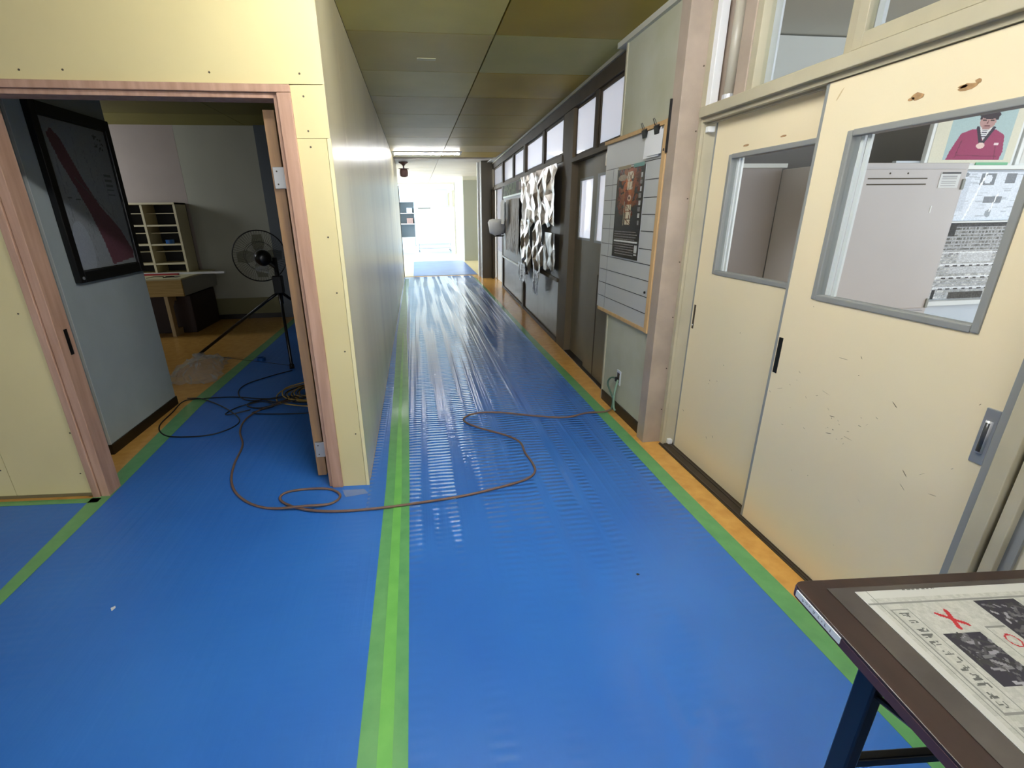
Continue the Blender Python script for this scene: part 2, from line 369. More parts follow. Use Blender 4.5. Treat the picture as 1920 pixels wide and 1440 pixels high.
# ---- left: new gypsum partition (front + corridor side)
wl = thing('wall_left', (-0.45, 2.6, 0), 'new cream gypsum board partition with screw heads along the corridor', 'wall', kind='structure')
obj('core', MB().poly([(-0.386, 2.58), (-0.386, 12.94), (-0.50, 12.94), (-0.50, 2.60)], 0, CE), M_gypdark, wl)
k = 0; y = 2.566
while y < 12.9:
    y1 = min(y+0.91 if k else 3.2, 12.95)
    obj('gypsum_board', B(-0.384, -0.3745, y+0.0012, y1-0.0012, 0.002, 2.688), M_gypside, wl); y = y1; k += 1
# front faces
zh = lambda x: 2.112+0.018*(-0.53-x)
def front(mbx): return obj('gypsum_board', mbx, M_gyp, wl)
tp = MB().box(-3.2, -0.3765, 0, 0.012, 2.118, 2.69); tp.v = [(x, y_, z+(0.030 if x < -1 and z < 2.2 else 0)) for x, y_, z in tp.v]; front(tp.map(frm))
front(PB(-0.529, -0.3765, 1.898, 2.1155, 0, 0.012))
front(PB(-0.529, -0.3925, 0.0, 1.8955, 0, 0.012))
obj('corner_bead', PB(-0.3905, -0.372, 0.0, 1.8955, -0.001, 0.012), M_gypedge, wl)
front(PB(-2.414, -1.985, 0.03, 2.148, 0, 0.012))
front(PB(-3.2, -2.4165, 0.03, 2.148, 0, 0.012))
obj('core', MB().box(-3.2, -1.94, 0.013, 0.10, 0.0, 2.12).map(frm), M_gypdark, wl)
obj('core', MB().box(-3.2, -0.40, 0.013, 0.12, 2.125, 2.69).map(frm), M_gypdark, wl)
obj('core', MB().box(-0.52, -0.386, 0.013, 0.10, 0.0, 2.69).map(frm), M_gypdark, wl)
scr = MB().lathe([(0.0045, -0.0015), (0.0045, 0.0)], axis='y', n=8); s0 = None
for (x, z) in ((-1.686, 2.175), (-1.502, 2.175), (-0.875, 2.165), (-0.479, 2.160), (-0.474, 2.070), (-0.472, 1.928), (-0.47, 1.86), (-0.44, 1.45), (-0.43, 1.17), (-0.425, 0.85), (-0.42, 0.35), (-0.545+0.01, 2.6), (-1.1, 2.5), (-2.05, 1.1), (-2.0, 0.42), (-2.35, 0.62), (-2.02, 0.16), (-2.45, 0.2)):
    if s0 is None: s0 = obj('screw', scr, M_screw, wl); o = s0
    else: o = s0.copy(); C.objects.link(o)
    o.location = frm(x, -0.0003, z)
tag(obj('wall_left', MB().poly([(-0.40, 12.95), (-0.40, 13.02), (-0.36, 13.02), (-0.36, 12.95)], 0, 2.25), M_skirt), 'thin dark edge strip closing the end of the partition', 'wall', kind='structure')

# ---- door frame of the side room (casing) and the open leaf
dc = thing('door_1', (-1.2, 2.62, 0), 'raw pinkish timber door frame set in the new partition', 'door frame', kind='structure')
def casing(x0, x1, z1, side):
    obj('casing', PB(x0, x1, 0.0, z1, -0.014, 0.016), M_wood, dc, bevel=0.003)
obj('casing', PB(-0.592, -0.529, 0.0, 2.084, -0.014, 0.11), M_wood, dc, bevel=0.003)
obj('casing_lip', PB(-0.612, -0.592, 0.0, 2.084, 0.004, 0.11), M_wood, dc, bevel=0.002)
obj('casing', PB(-1.985, -1.945, 0.0, 2.105, -0.014, 0.11), M_wood, dc, bevel=0.003)
obj('casing_lip', PB(-1.943, -1.895, 0.0, 2.105, -0.004, 0.11), M_wood, dc, bevel=0.003)
hd = MB().box(-1.985, -0.529, -0.014, 0.11, 2.084, 2.116)
hd.map(lambda x, y_, z: (x, y_, z+0.018*(-0.529-x))).map(frm); obj('head_casing', hd, M_wood, dc, bevel=0.003)
hl = MB().box(-1.945, -0.592, 0.004, 0.11, 2.062, 2.083)
hl.map(lambda x, y_, z: (x, y_, z+0.018*(-0.529-x))).map(frm); obj('head_lip', hl, M_wood, dc, bevel=0.002)
obj('strike_plate', MB().box(-1.894, -1.892, 0.05, 0.075, 0.86, 1.0).map(frm), M_black, dc)

dl = thing('door_2', (-0.66, 2.72, 0), 'brown timber door leaf swung fully open into the side room', 'door', kind='structure')
obj('leaf', B(-0.702, -0.648, 2.715, 3.55, 0.012, 2.04), M_wood2, dl, bevel=0.002)
for z in (1.735, 0.20):
    h_ = obj('hinge', B(-0.690, -0.606, 2.695, 2.714, z-0.05, z+0.05, bev=0.002), mat('hinge_galvanised', (178, 178, 176), 0.4, metal=0.3), dl)
    for dx in (0.018, 0.066):
        for dz in (-0.03, 0.03): obj('screw', MB().lathe([(0.004, -0.002), (0.004, 0)], (-0.690+dx, 2.695, z+dz), 'y', 8), M_screw, h_)

# ---- side room shell
tag(obj('wall_back', B(-3.34, -2.235, 8.07, 8.2, 0.33, 2.83), M_wallbk), 'pale grey back wall panel of the side room beside the fan', 'wall', kind='structure')
tag(obj('wall_back', B(-6, -3.342, 8.07, 8.2, 0.33, 2.83), M_wallpk), 'pinkish grey back wall panel above the pigeonhole shelf', 'wall', kind='structure')
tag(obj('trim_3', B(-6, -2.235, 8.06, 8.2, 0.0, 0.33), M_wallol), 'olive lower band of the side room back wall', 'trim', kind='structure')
tag(obj('baseboard_back', B(-6, -2.235, 8.045, 8.06, 0.0, 0.075), M_skirt), 'black skirting along the foot of the side room back wall', 'baseboard', kind='structure')
tag(obj('wall_back', B(-2.233, -0.5, 8.02, 8.2, 0.0, 2.83), mat('dark_steel_wall', (92, 100, 108), 0.35)), 'dark blue grey wall end behind the fan', 'wall', kind='structure')
tag(obj('wall_side', B(-6, -5.9, 2.6, 8.2, 0, 2.83), M_wallbk), 'left wall of the side room', 'wall', kind='structure')
pier = tag(obj('wall_pier', B(-3.4, -2.191, 3.27, 4.21, 0, 2.83), M_gwall), 'grey wall pier with a framed map, just inside the doorway', 'wall', kind='structure')
obj('corner_bead', B(-2.2035, -2.1885, 3.2675, 3.2725, 0.075, 2.83), mat('bead_white', (206, 210, 206), 0.5), pier)
tag(obj('baseboard_pier', MB().poly([(-3.4, 3.262), (-2.183, 3.262), (-2.183, 4.218), (-2.20, 4.218), (-2.20, 3.28), (-3.4, 3.28)], 0, 0.075), M_skirt), 'black skirting around the foot of the grey pier', 'baseboard', kind='structure')

# ---- right side: pilaster wall between the door pairs
wr = thing('wall_right', (1.6, 3.3, 0), 'grey green wall section carrying the ruled notice board', 'wall', kind='structure')
obj('wall_panel', B(1.547, 1.80, 2.92, 3.70, 0.0, CE), M_pil, wr)
obj('corner_strip', B(1.540, 1.56, 3.690, 3.712, 0.0, CE), mat('strip_pale', (176, 172, 150), 0.5), wr)
tag(obj('baseboard_right', B(1.538, 1.548, 2.92, 3.69, 0.0, 0.085), M_skirtb), 'dark brown skirting under the notice board', 'baseboard', kind='structure')
tag(obj('trim_4', B(1.52, 1.60, 2.93, 3.83, 2.655, 2.69), mat('cornice_pale', (190, 190, 178), 0.4)), 'pale cornice strip at the ceiling over the notice board', 'trim', kind='structure')
post = tag(obj('trim_5', B(1.512, 1.66, 2.825, 2.925, 0.0, CE), M_post, bevel=0.002), 'pinkish grey post between notice board and cream doors', 'trim', kind='structure')

# main door frame
fr = thing('door_3', (1.62, 2.0, 0), 'greige frame with sliding track around the cream double doors', 'door frame', kind='structure')
obj('jamb', B(1.636, 1.74, 2.780, 2.825, 0.0, CE), M_frame, fr, bevel=0.002)
obj('jamb_bead', B(1.626, 1.645, 2.772, 2.79, 0.0, 2.06), M_frame, fr, bevel=0.002)
obj('jamb', B(1.60, 1.76, 0.972, 0.998, 0.0, 2.06), M_gasket, fr, bevel=0.002)
obj('jamb', B(1.585, 1.76, 0.925, 0.97, 0.0, 2.06), M_frame, fr, bevel=0.003)
obj('jamb', B(1.600, 1.76, 0.885, 0.915, 0.0, 2.06), M_frame, fr, bevel=0.003)
obj('jamb_groove', B(1.62, 1.76, 0.86, 0.972, 0.0, 2.06), M_gasket, fr)
obj('header', B(1.602, 1.76, 0.86, 2.775, 2.036, 2.088), M_frame, fr, bevel=0.003)
obj('header_track', B(1.630, 1.66, 1.0, 2.775, 2.015, 2.036), M_frame, fr)
obj('header_track', B(1.666, 1.69, 1.0, 2.775, 2.008, 2.036), M_frame, fr)
obj('floor_track', B(1.615, 1.76, 0.86, 2.79, 0.0, 0.006), M_framedk, fr)
for xx in (1.622, 1.675, 1.722): obj('track_rail', B(xx, xx+0.008, 0.9, 2.79, 0.006, 0.012), mat('rail_dark', (60, 52, 44), 0.4), fr)
obj('guide_block', B(1.665, 1.695, 2.75, 2.778, 0.012, 0.045, bev=0.003), M_white, fr)
obj('guide_block', B(1.655, 1.695, 2.745, 2.778, 1.965, 1.995, bev=0.003), M_white, fr)
for z in (0.25, 0.55, 0.9, 1.25, 1.62, 1.98, 2.3, 2.6):
    obj('screw', MB().lathe([(0.0045, -0.001), (0.0045, 0.001)], (1.625, 2.8245-0.0005, z), 'y', 8), M_screw, fr)
# recess with conduit above the door head
obj('recess_panel', B(1.70, 1.76, 2.44, 2.78, 2.06, CE), M_post, fr)
obj('recess_strip', B(1.625, 1.70, 2.43, 2.52, 2.085, CE), M_post, fr, bevel=0.004)
obj('recess_strip', B(1.635, 1.68, 2.735, 2.778, 2.088, CE), M_white, fr, bevel=0.003)
obj('sill_block', B(1.64, 1.70, 2.52, 2.735, 2.088, 2.096), M_wood2, fr)
tag(obj('conduit_pipe', MB().tube([(1.672, 2.63, 2.09), (1.672, 2.63, 2.69)], 0.026, 16), mat('pipe_grey', (182, 176, 160), 0.35), smooth=True), 'vertical grey pipe in the recess above the door head', 'pipe')
pipe = bpy.data.objects['conduit_pipe']
for z in (2.10, 2.62): obj('pipe_collar', MB().lathe([(0.033, -0.012), (0.033, 0.012)], (1.672, 2.63, z+0.01), 'z', 16), M_metalw, pipe)

# transom windows over the main doors
w1 = thing('window_1', (1.65, 1.7, 2.1), 'clear transom window over the cream doors with a sliding sash', 'window', kind='structure')
obj('window_frame', B(1.63, 1.72, 2.385, 2.43, 2.088, CE), M_frame, w1, bevel=0.003)
obj('window_frame', B(1.635, 1.72, 1.925, 2.385, 2.088, 2.10), M_frame, w1)
obj('sash', B(1.615, 1.65, 1.780, 1.822, 2.092, CE), M_frame, w1, bevel=0.002)
obj('sash', B(1.615, 1.65, 0.90, 1.780, 2.092, 2.140), M_frame, w1, bevel=0.002)
obj('sash', B(1.655, 1.69, 1.86, 1.90, 2.10, CE), M_frame, w1, bevel=0.002)
obj('pane', B(1.668, 1.672, 1.90, 2.385, 2.10, CE), M_clear, w1)
obj('pane', B(1.630, 1.634, 0.90, 1.780, 2.14, CE), M_clear, w1)
obj('sash_edge', B(1.65, 1.665, 1.752, 1.778, 2.14, CE), M_metalw, w1)
obj('latch', B(1.652, 1.672, 1.72, 1.76, 2.30, 2.345, bev=0.004), M_metal, w1)
obj('sash_edge', B(1.69, 1.70, 2.34, 2.385, 2.10, CE), M_metalw, w1)

def sliding_door(name, label, x, y0, y1, wy0, wy1, wz0, wz1, rad=0.0):
    d = thing(name, (x, (y0+y1)/2, 0.012), label, 'sliding door', kind='structure')
    t = 0.032
    lf = MB()
    for b_ in ((y0, wy0, 0.012, 2.012), (wy1, y1, 0.012, 2.012), (wy0, wy1, 0.012, wz0), (wy0, wy1, wz1, 2.012)):
        lf.box(x, x+t, b_[0], b_[1], b_[2], b_[3])
    obj('leaf', lf, M_door, d)
    obj('edge_strip', B(x-0.001, x+t+0.001, y1-0.012, y1+0.002, 0.012, 2.012), M_gasket, d)
    wf = thing('window_frame', (x, (wy0+wy1)/2, wz0), None, None); par(wf, d)
    e = 0.022
    for b_ in ((wy0-0.002, wy0+e, wz0, wz1), (wy1-e, wy1+0.002, wz0, wz1), (wy0+e, wy1-e, wz0-0.002, wz0+e), (wy0+e, wy1-e, wz1-e, wz1+0.002)):
        obj('frame_bar', B(x-0.006, x+t+0.006, b_[0], b_[1], b_[2], b_[3]), M_gasket, wf, bevel=0.004)
    obj('pane', B(x+0.012, x+0.016, wy0+e, wy1-e, wz0+e, wz1-e), M_clear, wf)
    for q_ in (0.034, 0.062): obj('stile', B(x+0.02, x+0.03, wy1-e-q_, wy1-e-q_+0.016, wz0+e, wz1-e), M_white, wf)  # white bars for the daylit aluminium reveal, its shine put into the colour
    return d
d4 = sliding_door('door_4', 'big cream sliding door with scuffs and chrome finger pull', 1.640, 1.0, 1.926, 1.146, 1.775, 1.194, 1.826)
d5 = sliding_door('door_5', 'cream sliding door partly behind the scuffed big door', 1.700, 1.82, 2.744, 1.955, 2.582, 1.204, 1.832)
pl = obj('finger_pull', B(1.636, 1.642, 1.020, 1.058, 0.82, 0.995, bev=0.002), M_metal, d4)
obj('pull_recess', MB().tube([(1.6385, 1.039, 0.855), (1.6385, 1.039, 0.958)], 0.0105, 12), M_metalw, pl, smooth=True)
obj('pull_recess', MB().tube([(1.6365, 1.039, 0.86), (1.6365, 1.039, 0.953)], 0.0088, 12), mat('recess_dark', (60, 62, 66), 0.3), pl, smooth=True)
tag(obj('finger_pull', B(1.638, 1.642, 1.883, 1.908, 0.826, 0.996, bev=0.0015), M_black, d4), 'black recessed finger pull')
pl = obj('finger_pull', B(1.698, 1.703, 2.700, 2.718, 0.85, 1.0, bev=0.0015), M_framedk, d5)
obj('pull_rivet', B(1.696, 1.699, 2.705, 2.712, 0.87, 0.878), M_white, pl)
# brown tape residue and black scuffs
Mres = mat('tape_residue', (190, 150, 104), 0.7, var=0.4, vscale=60); Mscf = mat('scuff', (112, 98, 74), 0.7); Mscf2 = mat('scuff_pale', (186, 170, 136), 0.7)
def smear(x, yc, zc, wy, wz, ang, material, name, par_, n=9):
    pts = []
    for i in range(n):
        a = 2*math.pi*i/n; r = 0.75+0.35*random.random(); py, pz = math.cos(a)*wy/2*r, math.sin(a)*wz/2*r
        pts.append((x, yc+py*math.cos(ang)-pz*math.sin(ang), zc+py*math.sin(ang)+pz*math.cos(ang)))
    obj(name, MB().add(pts+[(x+0.0004, p[1], p[2]) for p in pts], [tuple(range(n))[::-1]]+[(i, (i+1) % n, n+(i+1) % n, n+i) for i in range(n)]), material, par_)
for a in ((1.537, 1.890, 0.05, 0.026, 0.1), (1.556, 1.886, 0.025, 0.012, 0.1), (1.385, 1.883, 0.06, 0.022, -0.05), (1.36, 1.893, 0.02, 0.014, 0.4), (1.40, 1.888, 0.03, 0.01, 0)):
    smear(1.6392, a[0], a[1], a[2], a[3], a[4], Mres, 'tape_residue', d4)
smear(1.6392, 1.855, 1.962, 0.05, 0.007, -1.0, mat('residue_pale', (206, 184, 138), 0.7), 'tape_residue', d4)
for a in ((2.46, 1.862, 0.05, 0.012), (2.20, 1.868, 0.04, 0.01)): smear(1.6992, a[0], a[1], a[2], a[3], 0.0, Mres, 'tape_residue', d5)
for i in range(44):
    yc = random.gauss(1.50, 0.15); zc = random.gauss(0.82, 0.13)
    if i > 24: yc, zc = random.uniform(1.05, 1.9), random.uniform(0.2, 1.1)
    if i < 7: yc, zc = 1.50+random.uniform(-0.05, 0.06), 0.70+random.uniform(-0.05, 0.05)
    if not 1.02 < yc < 1.9: continue
    smear(1.6394, yc, zc, random.choice((0.006, 0.009, 0.014, 0.03, 0.045)), random.uniform(0.0012, 0.0034), random.uniform(-1.0, 1.0), Mscf if i % 3 == 0 else Mscf2, 'scuff_mark', d4, 6)
for i in range(8): smear(1.6994, random.uniform(2.0, 2.7), random.uniform(0.2, 1.1), random.uniform(0.005, 0.02), 0.003, random.uniform(-1, 1), Mscf, 'scuff_mark', d5, 6)
# wall right of the main doors
tag(obj('wall_right', B(1.63, 1.78, -5, 0.86, 0.0, CE), mat('wall_cream', (214, 206, 180), 0.5, var=0.05)), 'cream wall behind the folding table at the right edge', 'wall', kind='structure')
tag(obj('wall_right', B(1.64, 1.76, 0.86, 2.43, 2.682, CE+0.05), M_frame), 'strip over the transom window at the ceiling', 'wall', kind='structure')

# ---- far right wall: door pair, bays, transoms
fw_ = thing('wall_right', fwm(0, 7.5, 0), 'row of brown posts and rails framing the bays of the far right wall', 'wall', kind='structure')
def fpart(name, *a, m_=None, p=None, bv=0.0): return obj(name, FB(*a), m_ or M_framedk, p or fw_, bevel=bv)
M_fpost = mat('far_post', (100, 88, 70), 0.6, var=0.15, vscale=4, spec=0.2)
fpart('post', 5.24, 5.62, 0.0, 0.14, 0.0, 2.62, m_=M_fpost)
fpart('post', 7.92, 8.06, -0.01, 0.14, 0.0, 2.62)
fpart('post', 10.42, 10.56, -0.01, 0.14, 0.0, 2.62)
fpart('rail', 3.70, 5.24, -0.012, 0.12, 2.045, 2.085, m_=M_fpost)
fpart('rail', 5.62, 12.15, -0.012, 0.12, 2.09, 2.15, m_=M_fpost)
fpart('rail', 3.70, 12.15, -0.012, 0.12, 2.55, 2.69, m_=M_framedk)
fpart('cornice', 3.80, 12.15, -0.03, 0.0, 2.66, 2.688, m_=mat('cornice_pale2', (170, 168, 156), 0.35))
fpart('post', 3.70, 3.74, 0.0, 0.12, 2.085, 2.55)
fpart('mullion', 4.48, 4.56, 0.0, 0.05, 2.085, 2.55)
fpart('mullion', 6.60, 6.72, 0.0, 0.05, 2.15, 2.55)
fpart('mullion', 9.08, 9.22, 0.0, 0.05, 2.15, 2.55)
fpart('sill_rail', 5.62, 7.92, -0.012, 0.05, 0.755, 0.80, m_=M_fpost)
fpart('sill_rail', 8.06, 10.42, -0.02, 0.05, 0.665, 0.70, m_=M_white)
M_lower = mat('lower_panel_grey', (114, 104, 92), 0.38, var=0.3, vscale=3, spec=0.3)
fpart('lower_panel', 5.62, 7.92, 0.02, 0.06, 0.0, 0.755, m_=M_lower)
fpart('lower_panel', 8.06, 10.42, 0.02, 0.06, 0.0, 0.665, m_=M_lower)
fpart('skirting', 5.62, 10.42, -0.004, 0.03, 0.0, 0.05, m_=M_framedk)
for i, (y0, y1, z0) in enumerate(((3.78, 4.48, 2.10), (4.58, 5.22, 2.10), (5.68, 6.60, 2.17), (6.74, 7.90, 2.17), (8.08, 9.08, 2.17), (9.24, 10.40, 2.17), (10.6, 12.1, 2.17))):
    wn = thing('window_%d' % (i+2), fwm(0.02, y0, z0), 'frosted transom pane, number %s from the notice board end of the far wall' % ('one two three four five six seven'.split()[i]), 'window', kind='structure')
    for bb in ((y0, y0+0.03, z0, 2.55), (y1-0.03, y1, z0, 2.55), (y0+0.03, y1-0.03, z0-0.02, z0+0.02), (y0+0.03, y1-0.03, 2.525, 2.55)):
        obj('window_frame', MB().box(0.015+0.015*(i % 2), 0.04+0.015*(i % 2), bb[0], bb[1], bb[2], bb[3]).map(fwm), M_framedk if i < 6 else M_fpost, wn)
    obj('pane', MB().box(0.028, 0.032, y0+0.03, y1-0.03, z0+0.02, 2.525).map(fwm), M_frost, wn)
# second door pair
def fdoor(name, label, y0, y1, off, wy0, wy1):
    d = thing(name, fwm(off, (y0+y1)/2, 0), label, 'sliding door', kind='structure')
    lf = MB()
    for b_ in ((y0, wy0, 0.01, 2.045), (wy1, y1, 0.01, 2.045), (wy0, wy1, 0.01, 1.28), (wy0, wy1, 1.88, 2.045)): lf.box(off, off+0.03, *b_)
    obj('leaf', lf.map(fwm), M_doordk, d)
    wf = thing('window_frame', fwm(off, wy0, 1.28), None, None); par(wf, d)
    for b_ in ((wy0, wy0+0.02, 1.28, 1.88), (wy1-0.02, wy1, 1.28, 1.88), (wy0, wy1, 1.28, 1.30), (wy0, wy1, 1.86, 1.88)):
        obj('frame_bar', MB().box(off-0.004, off+0.034, *b_).map(fwm), M_gasket, wf)
    obj('pane', MB().box(off+0.01, off+0.014, wy0+0.02, wy1-0.02, 1.30, 1.86).map(fwm), M_frost, wf)
    return d
d6 = fdoor('door_6', 'dim olive sliding door beside the foil covered board', 4.56, 5.24, 0.075, 4.66, 5.14)
d7 = fdoor('door_7', 'dim olive sliding door next to the notice board', 3.70, 4.60, 0.035, 3.84, 4.46)
obj('finger_pull', FB(4.60, 4.645, 0.070, 0.076, 0.86, 1.02), M_black, d6)
obj('kick_gap', FB(4.28, 4.30, 0.032, 0.036, 0.0, 1.0), M_framedk, d7)
obj('track', FB(3.70, 5.24, 0.0, 0.12, 0.0, 0.008), M_skirt, d7)
obj('notice_sticker', FB(3.95, 4.28, 0.030, 0.035, 1.93, 2.03), mat('sticker_amber', (190, 172, 110), 0.3, var=0.4, vscale=20), d7)

# column and end of corridor
tag(obj('trim_6', B(1.63, 1.97, 12.16, 12.60, 0, CE+0.05), mat('column_dim', (92, 84, 68), 0.5, var=0.15, vscale=2)), 'tall dim brown column past the open doorway', 'trim', kind='structure')
tag(obj('trim_7', B(1.585, 1.63, 12.55, 12.62, 0, 2.74), M_white), 'thin pale edge beside the tall dim column', 'trim', kind='structure')
tag(obj('wall_far', B(1.66, 3.5, 17.0, 17.1, 0, 2.62), mat('panel_greygreen', (158, 160, 146), 0.5)), 'flat grey green wall panel facing the camera near the far end', 'wall', kind='structure')
tag(obj('wall_far', B(1.66, 3.5, 17.02, 17.1, 2.62, 2.78), M_floor2), 'pale strip over the grey green wall panel', 'wall', kind='structure')
tag(obj('wall_far', B(1.64, 1.76, 17.1, 20.3, 0, 2.78), M_white), 'white right wall of the last corridor stretch', 'wall', kind='structure')
eh = thing('wall_end', (0.6, 20.35, 0), 'white surround of the opening into the bright hall', 'wall', kind='structure')
obj('lintel', B(-3.5, 3.5, 20.3, 20.42, 2.69, 2.95), M_floor2, eh)
obj('jamb', B(1.63, 3.5, 20.3, 20.42, 0, 2.69), M_white, eh)
obj('jamb_trim', B(1.46, 1.50, 20.28, 20.40, 0, 2.69), M_floor2, eh)
obj('jamb_trim', B(1.60, 1.63, 20.28, 20.40, 0, 2.69), M_pil, eh)
tag(obj('wall_lobby', B(1.9, 3.5, 12.6, 12.7, 0, 2.75), M_floor2), 'wall at the side entrance behind the column', 'wall', kind='structure')
tag(obj('wall_lobby', B(3.45, 3.6, 12.6, 17, 0, 2.75), M_floor2), 'outer wall of the side entrance', 'wall', kind='structure')
tag(obj('wall_hall', B(-3.5, 3.5, 29.5, 29.6, 0, 3), mat('hall_end', (190, 204, 206), 0.6)), 'end wall of the bright hall', 'wall', kind='structure')
hw = thing('wall_hall', (2.0, 25, 0), 'right wall of the bright hall with high windows', 'wall', kind='structure')
obj('lower_wall', B(1.95, 2.05, 20.42, 29.5, 0, 1.9), M_white, hw)
obj('upper_wall', B(1.95, 2.05, 20.42, 29.5, 2.7, 2.95), M_white, hw)
for i in range(6): obj('window_post', B(1.93, 2.05, 20.42+i*1.7, 20.55+i*1.7, 1.9, 2.7), mat('post_tan', (190, 180, 150), 0.5), hw)
for i in range(5): obj('louvre', MB().box(1.99, 2.0, 20.6+i*1.7, 21.6+i*1.7, 1.95, 2.65), mat('louvre_pale', (196, 200, 190), 0.5), hw)
tag(obj('wall_hall', B(-3.6, -3.5, 13, 29.6, 0, 0.7), M_white), 'low wall under the windows left of the far hall', 'wall', kind='structure')
tag(obj('wall_hall', B(-3.6, -3.5, 13, 29.6, 2.6, 3), M_white), 'band above the windows left of the far hall', 'wall', kind='structure')
tag(obj('wall_hall', B(-3.5, -0.38, 12.86, 12.94, 0, 2.8), M_white), 'return wall at the end of the new partition', 'wall', kind='structure')
tag(obj('wall_back', B(-6, 1.7, -6.4, -6.3, 0, 0.8), M_gyp), 'low wall under the opening behind the camera', 'wall', kind='structure')
tag(obj('wall_side', B(-5.2, -5.1, -6.3, 2.9, 0, CE), M_gyp), 'cream wall far left of the camera', 'wall', kind='structure')

# ---- rooms behind the right wall
tag(obj('wall_classroom', B(1.9, 6.6, 3.62, 3.70, 0, 2.75), mat('room_dim', (126, 122, 122), 0.7)), 'dim grey partition behind the lockers', 'wall', kind='structure')
tag(obj('wall_classroom', B(1.95, 6.6, 12.3, 12.4, 0, 2.75), M_white), 'white end wall of the classroom', 'wall', kind='structure')
for (y0, y1) in ((-2, -0.3), (2.9, 4.0), (12.0, 12.4)): tag(obj('wall_classroom', B(6.5, 6.6, y0, y1, 0, 2.75), M_white), 'outer classroom wall pier between windows at depth %.0f m' % (y0+3), 'wall', kind='structure')
tag(obj('wall_classroom', B(6.5, 6.6, -2, 12.4, 0, 0.8), M_white), 'low outer wall under the classroom windows', 'wall', kind='structure')
tag(obj('ceiling', B(1.78, 6.6, -0.35, 12.4, 2.70, 2.715), mat('room_ceiling', (206, 206, 200), 0.7)), 'pale ceiling of the rooms behind the right wall', 'ceiling', kind='structure')
tag(obj('wall_classroom', B(1.85, 6.45, 3.56, 3.615, 2.36, 2.69), mat('soffit_pale', (216, 218, 216), 0.6)), 'pale soffit band high on the dim grey partition', 'wall', kind='structure')
tag(obj('wall_locker_room', B(1.8, 6.6, -0.35, -0.25, 0, 1.0), M_white), 'low wall of the locker room behind the daylight window', 'wall', kind='structure')

# ============================================================ FLOOR COVERINGS
tag(obj('floor_sheet', MB().poly([(-0.20, -2), (1.44, -2), (1.42, 0.7), (1.39, 2.3), (1.385, 4.0), (1.40, 7.0), (1.44, 12.3), (1.42, 12.8), (-0.372, 12.8), (-0.372, 2.3), (-0.20, 2.3)], 0.0, 0.003), M_blueC), 'blue protective sheet under rippled clear film along the corridor', 'floor sheet')
tag(obj('floor_sheet', MB().poly([(-1.86, -2), (-0.20, -2), (-0.20, 2.56), (-0.60, 2.75), (-0.56, 8.02), (-1.99, 8.02), (-1.99, 6.4), (-2.02, 4.1), (-1.90, 2.65), (-1.88, 1.9)], 0.0, 0.0028), M_blueA), 'blue protective sheet running from left foreground into the side room', 'floor sheet')
tag(obj('floor_sheet', MB().poly([(-5.1, -2), (-1.86, -2), (-1.90, 1.9), (-1.93, 2.665), (-5.1, 2.93)], 0.0, 0.0024), M_blueA), 'blue protective sheet left of the diagonal looking green tape', 'floor sheet')
tag(obj('floor_mat', B(-0.13, 1.60, 12.96, 17.2, 0.0036, 0.009), mat('mat_blue', (92, 132, 200), 0.35, var=0.25, vscale=2)), 'plain blue mat on the bright floor past the film', 'mat')
def strip(name, pts_l, pts_r, z, material, label):
    tag(obj(name, MB().poly(pts_l+pts_r[::-1], z-0.0014, z), material), label, 'tape')
strip('masking_tape', [(-0.272, -1.0), (-0.271, 0.9), (-0.272, 2.5), (-0.30, 4.5), (-0.34, 6.5), (-0.345, 12.5)], [(-0.176, -1.0), (-0.176, 0.9), (-0.178, 2.5), (-0.195, 4.5), (-0.23, 6.5), (-0.28, 12.5)], 0.0045, M_greenA, 'left strip of the green tape down the corridor sheet joint')
strip('masking_tape', [(-0.21, -1.0), (-0.21, 0.9), (-0.215, 2.5), (-0.24, 4.5), (-0.27, 6.5), (-0.32, 12.5)], [(-0.118, -1.0), (-0.118, 0.9), (-0.130, 2.5), (-0.16, 4.5), (-0.21, 6.5), (-0.25, 12.5)], 0.0060, M_greenA, 'right strip of the green tape down the corridor sheet joint')
strip('masking_tape', [(-0.212, -1.0), (-0.212, 0.9), (-0.218, 2.5), (-0.232, 3.6), (-0.262, 6.5)], [(-0.165, -1.0), (-0.165, 0.9), (-0.176, 2.5), (-0.205, 3.6), (-0.252, 6.5)], 0.0074, M_greenB, 'brighter double layer strip along the middle of the corridor tape')
strip('masking_tape', [(1.435, -1.0), (1.405, 0.72), (1.384, 2.3), (1.378, 3.9), (1.375, 5.5), (1.40, 8), (1.43, 12.3)], [(1.535, -1.0), (1.508, 0.72), (1.478, 2.3), (1.466, 4.1), (1.455, 5.5), (1.46, 8), (1.47, 12.3)], 0.0045, M_greenA, 'green tape along the right edge of the corridor sheet')
strip('masking_tape', [(-1.90, -1.0), (-1.925, 1.9), (-1.99, 2.7), (-2.087, 4.1), (-2.05, 6.4), (-2.04, 8.0)], [(-1.80, -1.0), (-1.86, 1.9), (-1.885, 2.68), (-1.955, 4.1), (-1.94, 6.4), (-1.95, 8.0)], 0.0045, M_greenA, 'green tape crossing the left doorway into the side room')
strip('masking_tape', [(-5.0, 2.892), (-1.93, 2.628)], [(-5.0, 2.940), (-1.93, 2.674)], 0.0045, M_greenA, 'green tape at the foot of the partition left of the doorway')
strip('film_scrap', [(-0.53, 2.53), (-0.40, 2.52)], [(-0.50, 2.45), (-0.37, 2.47)], 0.0052, mat_clear('scrap_film', opac=0.12), 'scrap of clear film at the partition corner')

